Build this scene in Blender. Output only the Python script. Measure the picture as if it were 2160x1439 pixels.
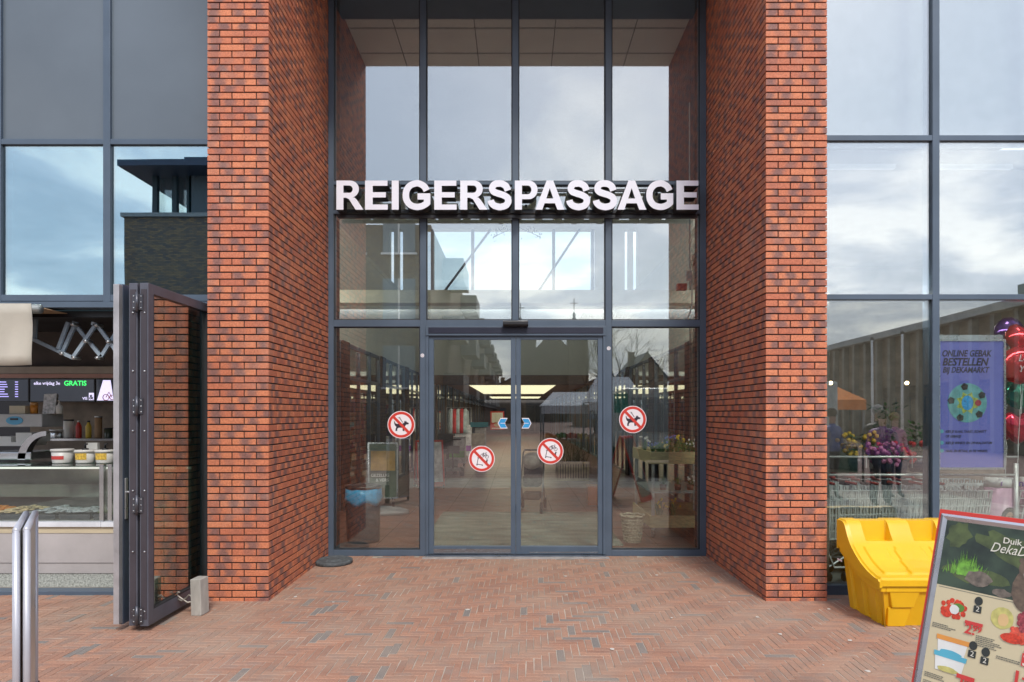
import bpy, bmesh, math, random
from mathutils import Vector, Matrix, noise as mnoise
random.seed(7)
for o in list(bpy.data.objects): bpy.data.objects.remove(o)
S = bpy.context.scene
COL = S.collection
R = math.radians
# ---------------------------------------------------------------- camera
D = 7.7; EYE = 1.685; F = 1370.0; VX, VY = 1091.0, 872.0
cd = bpy.data.cameras.new("camera"); cam = bpy.data.objects.new("camera", cd); COL.objects.link(cam)
cam.location = (0, -D, EYE); cam.rotation_euler = (R(90), 0, 0)
cd.sensor_width = 36; cd.lens = F/2160*36; cd.shift_x = (1080-VX)/2160; cd.shift_y = (VY-719.5)/2160
cd.clip_start = 0.05; cd.clip_end = 3000
S.camera = cam
# ---------------------------------------------------------------- sky and sun
SUN_EL, SUN_AZ = 46, 14          # the sun stands behind the camera, a little to the right, veiled by cloud
W = bpy.data.worlds.new("World"); S.world = W; W.use_nodes = True
nt = W.node_tree; nt.nodes.clear()
def N(t, typ, **kw):
    n = t.nodes.new(typ)
    for k, v in kw.items():
        if k.startswith('i_'):
            n.inputs[k[2:].replace('_', ' ')].default_value = v
        else: setattr(n, k, v)
    return n
out = N(nt, 'ShaderNodeOutputWorld'); bg = N(nt, 'ShaderNodeBackground'); bg.inputs[1].default_value = 0.13
sky = N(nt, 'ShaderNodeTexSky', sky_type='NISHITA', sun_disc=False, sun_elevation=R(SUN_EL), sun_rotation=R(180-SUN_AZ))
sky.air_density = 1.2; sky.dust_density = 2.5
tc = N(nt, 'ShaderNodeTexCoord')
sep = N(nt, 'ShaderNodeSeparateXYZ'); nt.links.new(tc.outputs['Generated'], sep.inputs[0])
# project the direction on a cloud layer: xy / (z + 0.12)
ad = N(nt, 'ShaderNodeMath', operation='ADD'); nt.links.new(sep.outputs[2], ad.inputs[0]); ad.inputs[1].default_value = 0.14
mx = N(nt, 'ShaderNodeMath', operation='MAXIMUM'); nt.links.new(ad.outputs[0], mx.inputs[0]); mx.inputs[1].default_value = 0.05
cv = N(nt, 'ShaderNodeVectorMath', operation='DIVIDE'); nt.links.new(tc.outputs['Generated'], cv.inputs[0])
cb = N(nt, 'ShaderNodeCombineXYZ')
for i in range(3): nt.links.new(mx.outputs[0], cb.inputs[i])
nt.links.new(cb.outputs[0], cv.inputs[1])
fl = N(nt, 'ShaderNodeVectorMath', operation='MULTIPLY'); nt.links.new(cv.outputs[0], fl.inputs[0]); fl.inputs[1].default_value = (1, 1.0, 0.0)
n1 = N(nt, 'ShaderNodeTexNoise'); n1.inputs['Scale'].default_value = 1.15; n1.inputs['Detail'].default_value = 8; n1.inputs['Roughness'].default_value = 0.55; n1.inputs['Distortion'].default_value = 0.35
nt.links.new(fl.outputs[0], n1.inputs[0])
cr = N(nt, 'ShaderNodeValToRGB'); nt.links.new(n1.outputs[0], cr.inputs[0])
e = cr.color_ramp.elements
e[0].position = 0.41; e[0].color = (3.3, 3.95, 5.0, 1)
e[1].position = 0.60; e[1].color = (8.2, 8.4, 8.6, 1)
e2 = cr.color_ramp.elements.new(0.5); e2.color = (4.4, 5.0, 6.1, 1)
hr = N(nt, 'ShaderNodeMapRange', interpolation_type='SMOOTHSTEP'); hr.inputs[1].default_value = .12; hr.inputs[2].default_value = .62; nt.links.new(sep.outputs[2], hr.inputs[0])
hm = N(nt, 'ShaderNodeMix', data_type='RGBA'); nt.links.new(hr.outputs[0], hm.inputs[0]); nt.links.new(cr.outputs[0], hm.inputs[6]); hm.inputs[7].default_value = (3.9, 4.6, 6.0, 1)
hf = N(nt, 'ShaderNodeMix', data_type='RGBA'); hf.inputs[0].default_value = .72; nt.links.new(cr.outputs[0], hf.inputs[6]); nt.links.new(hm.outputs[2], hf.inputs[7])
mixc = N(nt, 'ShaderNodeMix', data_type='RGBA'); mixc.inputs[0].default_value = 0.80
nt.links.new(sky.outputs[0], mixc.inputs[6]); nt.links.new(hf.outputs[2], mixc.inputs[7])
# low sky (near horizon) is whiter
nt.links.new(mixc.outputs[2], bg.inputs[0]); nt.links.new(bg.outputs[0], out.inputs[0])
ld = bpy.data.lights.new("sun", 'SUN'); ld.energy = 1.5; ld.angle = R(14); ld.color = (1, 0.95, 0.88)
sun = bpy.data.objects.new("sun", ld); COL.objects.link(sun)
sd = Vector((math.sin(R(SUN_AZ))*math.cos(R(SUN_EL)), -math.cos(R(SUN_AZ))*math.cos(R(SUN_EL)), math.sin(R(SUN_EL))))
sun.rotation_euler = sd.to_track_quat('Z', 'Y').to_euler()
vs = S.view_settings; vs.view_transform = 'Standard'; vs.look = 'None'; vs.gamma = 1; vs.exposure = 0.82
S.cycles.max_bounces = 10; S.cycles.transparent_max_bounces = 24; S.cycles.glossy_bounces = 6
S.cycles.use_denoising = True; S.cycles.caustics_reflective = False; S.cycles.caustics_refractive = False
S.cycles.sample_clamp_indirect = 6
# ---------------------------------------------------------------- helpers
def at(px, py, Z): return Vector(((px-VX)*Z/F, Z-D, EYE-(py-VY)*Z/F))
def ax(px, Z): return (px-VX)*Z/F
def az(py, Z): return EYE-(py-VY)*Z/F
class MB:
    def __init__(s): s.v = []; s.f = []; s.m = []; s.cur = 0; s.M = None; s.uv = {}; s.smooth = []; s.sm = False
    def add(s, vs, fs, uvs=None):
        b = len(s.v)
        for p in vs: s.v.append(tuple(s.M @ Vector(p)) if s.M else tuple(p))
        for k, f in enumerate(fs):
            if uvs: s.uv[len(s.f)] = uvs[k]
            s.f.append(tuple(b+i for i in f)); s.m.append(s.cur); s.smooth.append(s.sm)
        return s
    def box(s, x0, x1, y0, y1, z0, z1):
        if x0 > x1: x0, x1 = x1, x0
        if y0 > y1: y0, y1 = y1, y0
        if z0 > z1: z0, z1 = z1, z0
        return s.add([(x0,y0,z0),(x1,y0,z0),(x1,y1,z0),(x0,y1,z0),(x0,y0,z1),(x1,y0,z1),(x1,y1,z1),(x0,y1,z1)],
              [(0,3,2,1),(4,5,6,7),(0,1,5,4),(1,2,6,5),(2,3,7,6),(3,0,4,7)])
    def tube(s, pts, r, n=8, caps=True):
        pts = [Vector(p) for p in pts]; rs = r if isinstance(r, (list, tuple)) else [r]*len(pts)
        vs = []; fs = []; u = None
        for i, p in enumerate(pts):
            d = (pts[min(i+1, len(pts)-1)]-pts[max(i-1, 0)])
            d = d.normalized() if d.length > 1e-9 else Vector((0,0,1))
            if u is None: u = d.orthogonal().normalized()
            else:
                u = (u-d*u.dot(d)); u = u.normalized() if u.length > 1e-6 else d.orthogonal().normalized()
            w = d.cross(u)
            for k in range(n):
                a = 2*math.pi*k/n; vs.append(p+(u*math.cos(a)+w*math.sin(a))*rs[i])
        for i in range(len(pts)-1):
            for k in range(n):
                fs.append((i*n+k, i*n+(k+1)%n, (i+1)*n+(k+1)%n, (i+1)*n+k))
        if caps: fs.append(tuple(range(n-1, -1, -1))); fs.append(tuple((len(pts)-1)*n+k for k in range(n)))
        o = s.sm; s.sm = n > 6; s.add(vs, fs); s.sm = o
        return s
    def lathe(s, prof, c=(0,0,0), n=24, sx=1, sy=1):
        vs = []; fs = []
        for r, z in prof:
            for k in range(n):
                a = 2*math.pi*k/n; vs.append((c[0]+r*sx*math.cos(a), c[1]+r*sy*math.sin(a), c[2]+z))
        for i in range(len(prof)-1):
            for k in range(n): fs.append((i*n+k, i*n+(k+1)%n, (i+1)*n+(k+1)%n, (i+1)*n+k))
        fs.append(tuple(range(n-1, -1, -1))); fs.append(tuple((len(prof)-1)*n+k for k in range(n)))
        o = s.sm; s.sm = True; s.add(vs, fs); s.sm = o
        return s
    def prism(s, poly, d0, d1, axis='y'):
        """poly in 2D; extruded along axis between d0 and d1. axis y: (x,z); x: (y,z); z: (x,y)"""
        def mk(a, b, d): return (a, d, b) if axis == 'y' else ((d, a, b) if axis == 'x' else (a, b, d))
        n = len(poly); vs = [mk(a, b, d0) for a, b in poly]+[mk(a, b, d1) for a, b in poly]
        fs = [tuple(range(n)), tuple(range(2*n-1, n-1, -1))]+[(i, i+n, (i+1)%n+n, (i+1)%n) for i in range(n)]
        return s.add(vs, fs)
    def ball(s, c, r, n=16, m=10, sc=(1,1,1)):
        vs = []; fs = []
        for i in range(m+1):
            t = math.pi*i/m
            for k in range(n):
                a = 2*math.pi*k/n; vs.append((c[0]+r*sc[0]*math.sin(t)*math.cos(a), c[1]+r*sc[1]*math.sin(t)*math.sin(a), c[2]+r*sc[2]*math.cos(t)))
        for i in range(m):
            for k in range(n): fs.append((i*n+k, (i+1)*n+k, (i+1)*n+(k+1)%n, i*n+(k+1)%n))
        o = s.sm; s.sm = True; s.add(vs, fs); s.sm = o
        return s
def tag(o, label=None, cat=None, group=None, kind=None):
    if label: o['label'] = label
    if cat: o['category'] = cat
    if group: o['group'] = group
    if kind: o['kind'] = kind
    return o
def build(mb, name, mats, parent=None, bevel=0, fixn=True):
    me = bpy.data.meshes.new(name); me.from_pydata(mb.v, [], mb.f)
    if not isinstance(mats, (list, tuple)): mats = [mats]
    for m in mats: me.materials.append(m)
    me.polygons.foreach_set('material_index', mb.m); me.polygons.foreach_set('use_smooth', mb.smooth)
    if mb.uv:
        uvl = me.uv_layers.new(name='UVMap')
        for p in me.polygons:
            q = mb.uv.get(p.index)
            if q:
                for li, c in zip(p.loop_indices, q): uvl.data[li].uv = c
    if fixn and not mb.uv:
        bm = bmesh.new(); bm.from_mesh(me); bmesh.ops.recalc_face_normals(bm, faces=bm.faces); bm.to_mesh(me); bm.free()
    me.update()
    o = bpy.data.objects.new(name, me); COL.objects.link(o)
    if parent: o.parent = parent
    if bevel:
        b = o.modifiers.new('bevel', 'BEVEL'); b.width = bevel; b.segments = 2; b.limit_method = 'ANGLE'; b.angle_limit = R(40)
    return o
def empty(name, loc=(0,0,0), rz=0, label=None, cat=None, group=None):
    o = bpy.data.objects.new(name, None); COL.objects.link(o); o.location = loc; o.rotation_euler = (0,0,rz); o.empty_display_size = .1
    return tag(o, label, cat, group)
def copy_tree(o, parent=None):
    kids = list(o.children); c = o.copy(); COL.objects.link(c)
    if parent: c.parent = parent
    for ch in kids: copy_tree(ch, c)
    return c
# ---------------------------------------------------------------- materials
MATS = {}
def mat(name, col, rough=.6, metal=0, var=.12, vscale=6, bump=0, bscale=60, spec=.5, emit=None, estr=0, rvar=.1, dirt=0, stretch=None, trans=0, sub=0):
    if name in MATS: return MATS[name]
    m = bpy.data.materials.new(name); m.use_nodes = True; t = m.node_tree; b = t.nodes['Principled BSDF']
    c = N(t, 'ShaderNodeTexCoord'); src = c.outputs['Object']
    if stretch:
        mp = N(t, 'ShaderNodeMapping'); mp.inputs['Scale'].default_value = stretch; t.links.new(src, mp.inputs[0]); src = mp.outputs[0]
    n = N(t, 'ShaderNodeTexNoise'); n.inputs['Scale'].default_value = vscale; n.inputs['Detail'].default_value = 6; t.links.new(src, n.inputs[0])
    r = N(t, 'ShaderNodeMapRange'); r.inputs[1].default_value = .3; r.inputs[2].default_value = .7; r.inputs[3].default_value = 1-var; r.inputs[4].default_value = 1+var; t.links.new(n.outputs[0], r.inputs[0])
    mu = N(t, 'ShaderNodeVectorMath', operation='SCALE'); mu.inputs[0].default_value = col[:3]; t.links.new(r.outputs[0], mu.inputs[3])
    cs = mu.outputs[0]
    if dirt:
        n2 = N(t, 'ShaderNodeTexNoise'); n2.inputs['Scale'].default_value = vscale*3.1; n2.inputs['Detail'].default_value = 10; n2.inputs['Roughness'].default_value = .7; t.links.new(src, n2.inputs[0])
        r2 = N(t, 'ShaderNodeMapRange'); r2.inputs[1].default_value = .55; r2.inputs[2].default_value = .75; r2.inputs[4].default_value = dirt; t.links.new(n2.outputs[0], r2.inputs[0])
        mi = N(t, 'ShaderNodeMix', data_type='RGBA'); t.links.new(r2.outputs[0], mi.inputs[0]); t.links.new(cs, mi.inputs[6]); mi.inputs[7].default_value = (col[0]*.35+.03, col[1]*.33+.026, col[2]*.3+.02, 1); cs = mi.outputs[2]
    t.links.new(cs, b.inputs['Base Color'])
    r3 = N(t, 'ShaderNodeMapRange'); r3.inputs[3].default_value = max(0.02, rough-rvar); r3.inputs[4].default_value = min(1, rough+rvar); t.links.new(n.outputs[0], r3.inputs[0]); t.links.new(r3.outputs[0], b.inputs['Roughness'])
    b.inputs['Metallic'].default_value = metal; b.inputs['Specular IOR Level'].default_value = spec
    if sub: b.inputs['Subsurface Weight'].default_value = sub; b.inputs['Subsurface Scale'].default_value = .02
    if emit: b.inputs['Emission Color'].default_value = (*emit, 1); b.inputs['Emission Strength'].default_value = estr
    if bump:
        n3 = N(t, 'ShaderNodeTexNoise'); n3.inputs['Scale'].default_value = bscale; n3.inputs['Detail'].default_value = 5; t.links.new(src, n3.inputs[0])
        bp = N(t, 'ShaderNodeBump'); bp.inputs['Strength'].default_value = bump; bp.inputs['Distance'].default_value = .004; t.links.new(n3.outputs[0], bp.inputs['Height']); t.links.new(bp.outputs[0], b.inputs['Normal'])
    MATS[name] = m
    return m
def glass(name, r0=.16, tint=(.93,.97,.95), power=3.2, wave=.0, rcol=(1,1,1)):
    if name in MATS: return MATS[name]
    m = bpy.data.materials.new(name); m.use_nodes = True; t = m.node_tree; t.nodes.clear()
    o = N(t, 'ShaderNodeOutputMaterial'); g = N(t, 'ShaderNodeNewGeometry')
    d = N(t, 'ShaderNodeVectorMath', operation='DOT_PRODUCT'); t.links.new(g.outputs['Normal'], d.inputs[0]); t.links.new(g.outputs['Incoming'], d.inputs[1])
    a = N(t, 'ShaderNodeMath', operation='ABSOLUTE'); t.links.new(d.outputs['Value'], a.inputs[0])
    s1 = N(t, 'ShaderNodeMath', operation='SUBTRACT'); s1.inputs[0].default_value = 1; t.links.new(a.outputs[0], s1.inputs[1])
    p = N(t, 'ShaderNodeMath', operation='POWER'); t.links.new(s1.outputs[0], p.inputs[0]); p.inputs[1].default_value = power
    mm = N(t, 'ShaderNodeMath', operation='MULTIPLY_ADD', use_clamp=True); t.links.new(p.outputs[0], mm.inputs[0]); mm.inputs[1].default_value = 1-r0; mm.inputs[2].default_value = r0
    tr = N(t, 'ShaderNodeBsdfTransparent'); tr.inputs[0].default_value = (*tint, 1)
    gl = N(t, 'ShaderNodeBsdfGlossy'); gl.inputs[0].default_value = (*rcol, 1); gl.inputs['Roughness'].default_value = 0.0
    if wave:
        c = N(t, 'ShaderNodeTexCoord'); n = N(t, 'ShaderNodeTexNoise'); n.inputs['Scale'].default_value = 1.3; n.inputs['Detail'].default_value = 1; t.links.new(c.outputs['Object'], n.inputs[0])
        bp = N(t, 'ShaderNodeBump'); bp.inputs['Strength'].default_value = wave; bp.inputs['Distance'].default_value = .02; t.links.new(n.outputs[0], bp.inputs['Height']); t.links.new(bp.outputs[0], gl.inputs['Normal'])
    x = N(t, 'ShaderNodeMixShader'); t.links.new(mm.outputs[0], x.inputs[0]); t.links.new(tr.outputs[0], x.inputs[1]); t.links.new(gl.outputs[0], x.inputs[2]); t.links.new(x.outputs[0], o.inputs[0])
    MATS[name] = m
    return m
def brickmat(name, base, base2, dark, mortar=None, smear=.8, uneven=.18):
    """one brick per face, UV 0..1 along it, per-brick random numbers in the attribute 'rnd'"""
    m = bpy.data.materials.new(name); m.use_nodes = True; t = m.node_tree; b = t.nodes['Principled BSDF']
    at_ = N(t, 'ShaderNodeAttribute', attribute_name='rnd'); sp = N(t, 'ShaderNodeSeparateXYZ'); t.links.new(at_.outputs['Vector'], sp.inputs[0])
    mi = N(t, 'ShaderNodeMix', data_type='RGBA'); t.links.new(sp.outputs[0], mi.inputs[0]); mi.inputs[6].default_value = (*base, 1); mi.inputs[7].default_value = (*base2, 1)
    uv = N(t, 'ShaderNodeUVMap', uv_map='UVMap'); su = N(t, 'ShaderNodeSeparateXYZ'); t.links.new(uv.outputs[0], su.inputs[0])
    c = N(t, 'ShaderNodeTexCoord')
    nz = N(t, 'ShaderNodeTexNoise'); nz.inputs['Scale'].default_value = 22; nz.inputs['Detail'].default_value = 6; nz.inputs['Roughness'].default_value = .65; t.links.new(c.outputs['Object'], nz.inputs[0])
    # centre of the smear: 0.5 +- rnd
    ce = N(t, 'ShaderNodeMapRange'); ce.inputs[3].default_value = .25; ce.inputs[4].default_value = .75; t.links.new(sp.outputs[1], ce.inputs[0])
    du = N(t, 'ShaderNodeMath', operation='SUBTRACT'); t.links.new(su.outputs[0], du.inputs[0]); t.links.new(ce.outputs[0], du.inputs[1])
    ab = N(t, 'ShaderNodeMath', operation='ABSOLUTE'); t.links.new(du.outputs[0], ab.inputs[0])
    an = N(t, 'ShaderNodeMath', operation='MULTIPLY_ADD'); t.links.new(nz.outputs[0], an.inputs[0]); an.inputs[1].default_value = .55; t.links.new(ab.outputs[0], an.inputs[2])
    fr = N(t, 'ShaderNodeMapRange', interpolation_type='SMOOTHSTEP'); fr.inputs[1].default_value = .66; fr.inputs[2].default_value = .34; t.links.new(an.outputs[0], fr.inputs[0])
    am = N(t, 'ShaderNodeMapRange'); am.inputs[1].default_value = .05; am.inputs[2].default_value = .6; am.inputs[4].default_value = smear; t.links.new(sp.outputs[2], am.inputs[0])
    fm = N(t, 'ShaderNodeMath', operation='MULTIPLY', use_clamp=True); t.links.new(fr.outputs[0], fm.inputs[0]); t.links.new(am.outputs[0], fm.inputs[1])
    m2 = N(t, 'ShaderNodeMix', data_type='RGBA'); gt = N(t, 'ShaderNodeMath', operation='GREATER_THAN'); t.links.new(sp.outputs[2], gt.inputs[0]); gt.inputs[1].default_value = 2
    fx_ = N(t, 'ShaderNodeMath', operation='MAXIMUM'); t.links.new(gt.outputs[0], fx_.inputs[0]); t.links.new(fm.outputs[0], fx_.inputs[1]); t.links.new(fx_.outputs[0], m2.inputs[0]); t.links.new(mi.outputs[2], m2.inputs[6]); m2.inputs[7].default_value = (*dark, 1)
    n2 = N(t, 'ShaderNodeTexNoise'); n2.inputs['Scale'].default_value = 90; n2.inputs['Detail'].default_value = 4; t.links.new(c.outputs['Object'], n2.inputs[0])
    rr = N(t, 'ShaderNodeMapRange'); rr.inputs[1].default_value = .3; rr.inputs[2].default_value = .7; rr.inputs[3].default_value = 1-uneven; rr.inputs[4].default_value = 1+uneven; t.links.new(n2.outputs[0], rr.inputs[0])
    # dark iron specks
    vo = N(t, 'ShaderNodeTexVoronoi'); vo.inputs['Scale'].default_value = 110; t.links.new(c.outputs['Object'], vo.inputs[0])
    vr = N(t, 'ShaderNodeMapRange'); vr.inputs[1].default_value = .10; vr.inputs[2].default_value = .22; vr.inputs[3].default_value = .5; vr.inputs[4].default_value = 1; t.links.new(vo.outputs[0], vr.inputs[0])
    ml = N(t, 'ShaderNodeMath', operation='MULTIPLY'); t.links.new(rr.outputs[0], ml.inputs[0]); t.links.new(vr.outputs[0], ml.inputs[1])
    sc = N(t, 'ShaderNodeVectorMath', operation='SCALE'); t.links.new(m2.outputs[2], sc.inputs[0]); t.links.new(ml.outputs[0], sc.inputs[3])
    n5 = N(t, 'ShaderNodeTexNoise'); n5.inputs['Scale'].default_value = 1.7; n5.inputs['Detail'].default_value = 9; n5.inputs['Roughness'].default_value = .7; t.links.new(c.outputs['Object'], n5.inputs[0])
    r5 = N(t, 'ShaderNodeMapRange'); r5.inputs[1].default_value = .54; r5.inputs[2].default_value = .74; r5.inputs[4].default_value = .32; t.links.new(n5.outputs[0], r5.inputs[0])
    m5 = N(t, 'ShaderNodeMix', data_type='RGBA'); t.links.new(r5.outputs[0], m5.inputs[0]); t.links.new(sc.outputs[0], m5.inputs[6]); m5.inputs[7].default_value = (.42,.34,.29,1)
    t.links.new(m5.outputs[2], b.inputs['Base Color']); b.inputs['Roughness'].default_value = .72; b.inputs['Specular IOR Level'].default_value = .35
    bp = N(t, 'ShaderNodeBump'); bp.inputs['Strength'].default_value = .5; bp.inputs['Distance'].default_value = .003; t.links.new(n2.outputs[0], bp.inputs['Height']); t.links.new(bp.outputs[0], b.inputs['Normal'])
    MATS[name] = m
    return m
def flatbrick(name, c1, c2, mort, scale=1.0, bw=.21, bh=.062, axis='xz', rough=.85):
    """procedural masonry for walls seen only in reflections or far away"""
    m = bpy.data.materials.new(name); m.use_nodes = True; t = m.node_tree; b = t.nodes['Principled BSDF']
    c = N(t, 'ShaderNodeTexCoord'); s = N(t, 'ShaderNodeSeparateXYZ'); t.links.new(c.outputs['Object'], s.inputs[0])
    k = N(t, 'ShaderNodeMath', operation='ADD'); t.links.new(s.outputs[0], k.inputs[0]); t.links.new(s.outputs[1], k.inputs[1])
    cc = N(t, 'ShaderNodeCombineXYZ'); t.links.new(k.outputs[0], cc.inputs[0]); t.links.new(s.outputs[2], cc.inputs[1])
    bt = N(t, 'ShaderNodeTexBrick'); t.links.new(cc.outputs[0], bt.inputs[0])
    bt.inputs['Color1'].default_value = (*c1, 1); bt.inputs['Color2'].default_value = (*c2, 1); bt.inputs['Mortar'].default_value = (*mort, 1)
    bt.inputs['Scale'].default_value = scale; bt.inputs['Brick Width'].default_value = bw; bt.inputs['Row Height'].default_value = bh; bt.inputs['Mortar Size'].default_value = .006
    t.links.new(bt.outputs[0], b.inputs['Base Color']); b.inputs['Roughness'].default_value = rough
    MATS[name] = m
    return m
def set_rnd(o, vals):
    """vals: one (a,b,c) per face"""
    a = o.data.attributes.new('rnd', 'FLOAT_VECTOR', 'FACE')
    flat = [x for v in vals for x in v]; a.data.foreach_set('vector', flat)
def text(s, size, mtl, name, parent=None, loc=(0,0,0), rot=(R(90),0,0), bold=0, ext=.001, shear=0, align='LEFT', sx=1):
    c = bpy.data.curves.new('t', 'FONT'); c.body = s; c.size = size; c.offset = bold*size; c.extrude = ext; c.shear = shear; c.align_x = align; c.resolution_u = 3
    o = bpy.data.objects.new('t', c); COL.objects.link(o)
    bpy.context.view_layer.update()
    me = bpy.data.meshes.new_from_object(o.evaluated_get(bpy.context.evaluated_depsgraph_get()))
    bpy.data.objects.remove(o)
    me.materials.clear(); me.materials.append(mtl); me.name = name
    q = bpy.data.objects.new(name, me); COL.objects.link(q); q.location = loc; q.rotation_euler = rot; q.scale = (sx, 1, 1)
    if parent: q.parent = parent
    return q
alu = mat('anthracite_frame', (.078,.108,.148), rough=.36, var=.10, vscale=3, spec=.5, dirt=.15)
alu_lt = mat('aluminium', (.55,.56,.57), rough=.32, metal=.85, var=.08, vscale=10)
black = mat('black_plastic', (.012,.012,.014), rough=.4)
white = mat('white_paint', (.78,.78,.76), rough=.5, var=.04)
gl_main = glass('entrance_glass', .26, wave=.008)
gl_low = glass('door_glass', .13, wave=.008)
gl_side = glass('shopfront_glass', .33, wave=.03)
gl_thin = glass('clear_glass', .06)
# ================================================================ ground
gm = mat('earth_and_paving_beyond', (.26,.17,.14), rough=.9, var=.25, vscale=1.5, bump=.4, bscale=30)
g = MB(); g.box(-400,400,-400,400,-.5,-.012); tag(build(g, 'ground', gm), kind='structure')
pav = brickmat('clinker_pavers', (.43,.212,.135), (.31,.15,.10), (.20,.18,.165), smear=.35, uneven=.22)
jm = mat('joint_sand', (.42,.36,.29), rough=.95, var=.35, vscale=4, bump=.5, bscale=120)
# dust and dirt in broad patches over the pavers
t = pav.node_tree; b = t.nodes['Principled BSDF']; src = b.inputs['Base Color'].links[0].from_socket
c = N(t, 'ShaderNodeTexCoord'); nz = N(t, 'ShaderNodeTexNoise'); nz.inputs['Scale'].default_value = 1.1; nz.inputs['Detail'].default_value = 9; nz.inputs['Roughness'].default_value = .62; t.links.new(c.outputs['Object'], nz.inputs[0])
mr = N(t, 'ShaderNodeMapRange'); mr.inputs[1].default_value = .42; mr.inputs[2].default_value = .66; mr.inputs[3].default_value = .12; mr.inputs[4].default_value = .62; t.links.new(nz.outputs[0], mr.inputs[0])
mi = N(t, 'ShaderNodeMix', data_type='RGBA'); t.links.new(mr.outputs[0], mi.inputs[0]); t.links.new(src, mi.inputs[6]); mi.inputs[7].default_value = (.38,.285,.215,1)
nd = N(t, 'ShaderNodeTexNoise'); nd.inputs['Scale'].default_value = 5; nd.inputs['Detail'].default_value = 10; nd.inputs['Roughness'].default_value = .75; t.links.new(c.outputs['Object'], nd.inputs[0])
rd = N(t, 'ShaderNodeMapRange'); rd.inputs[1].default_value = .56; rd.inputs[2].default_value = .72; rd.inputs[4].default_value = .5; t.links.new(nd.outputs[0], rd.inputs[0])
md = N(t, 'ShaderNodeMix', data_type='RGBA'); t.links.new(rd.outputs[0], md.inputs[0]); t.links.new(mi.outputs[2], md.inputs[6]); md.inputs[7].default_value = (.22,.165,.135,1); t.links.new(md.outputs[2], b.inputs['Base Color'])
b.inputs['Roughness'].default_value = .8
g = MB(); g.box(-9,9,-9.2,-.02,-.05,-.0032); tag(build(g, 'paving_bed', jm), kind='structure')
g = MB(); rv = []
Wd = .0535; n4 = 4; ang = R(-1.2); ca, sa = math.cos(ang), math.sin(ang)
def paver(x0, x1, y0, y1, horiz):
    cx, cy = (x0+x1)/2, (y0+y1)/2
    X = cx*ca-cy*sa; Y = cx*sa+cy*ca-3.6
    if X < -5.6 or X > 5.0 or Y > -.035 or Y < -7.0: return
    if Y > -1.60 and abs(X) > 2.32: return
    hw = (x1-x0)/2-.0021-random.random()*.0012; hh = (y1-y0)/2-.0021-random.random()*.0012
    X += random.gauss(0,.0007); Y += random.gauss(0,.0007)
    a = ang+random.gauss(0,.006); c_, s_ = math.cos(a), math.sin(a)
    z = random.gauss(0,.0006)+.0014*mnoise.noise(Vector((X*.8, Y*.8, 0))); tx, ty = random.gauss(0,.006), random.gauss(0,.006)
    ch = .0024; P = []
    for (w, h, dz) in ((hw, hh, -.02), (hw, hh, -.0018), (hw-ch, hh-ch, 0)):
        for sx_, sy_ in ((-1,-1),(1,-1),(1,1),(-1,1)):
            lx, ly = sx_*w, sy_*h
            P.append((X+lx*c_-ly*s_, Y+lx*s_+ly*c_, z+dz+lx*tx+ly*ty))
    fs = []; uvs = []
    q = [(0,0),(1,0),(1,1),(0,1)] if horiz else [(0,0),(0,1),(1,1),(1,0)]
    for i in range(4):
        j = (i+1)%4
        fs.append((4+i,4+j,8+j,8+i)); uvs.append([q[i],q[j],q[j],q[i]])
        fs.append((i,j,4+j,4+i)); uvs.append([q[i],q[j],q[j],q[i]])
    fs.append((8,9,10,11)); uvs.append(q)
    g.add(P, fs, uvs)
    dk = random.random() < (.03+.13*max(0, mnoise.noise(Vector((X*.9+5, Y*.9, 3)))+.1))
    r3 = (random.random(), random.random(), 6.0 if dk else random.random()*.75)
    rv.extend([r3]*9)
lim = 110
for j in range(-lim, lim):
    for m_ in range(-20, 20):
        xs = j+2*n4*m_
        if -lim < xs < lim: paver(xs*Wd, (xs+n4)*Wd, j*Wd, (j+1)*Wd, True)
for xx in range(-lim, lim):
    for m_ in range(-20, 20):
        js = xx-2*n4+1+2*n4*m_
        if -lim < js < lim: paver(xx*Wd, (xx+1)*Wd, js*Wd, (js+n4)*Wd, False)
po = build(g, 'paving', pav); set_rnd(po, rv); tag(po, kind='structure')
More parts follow.
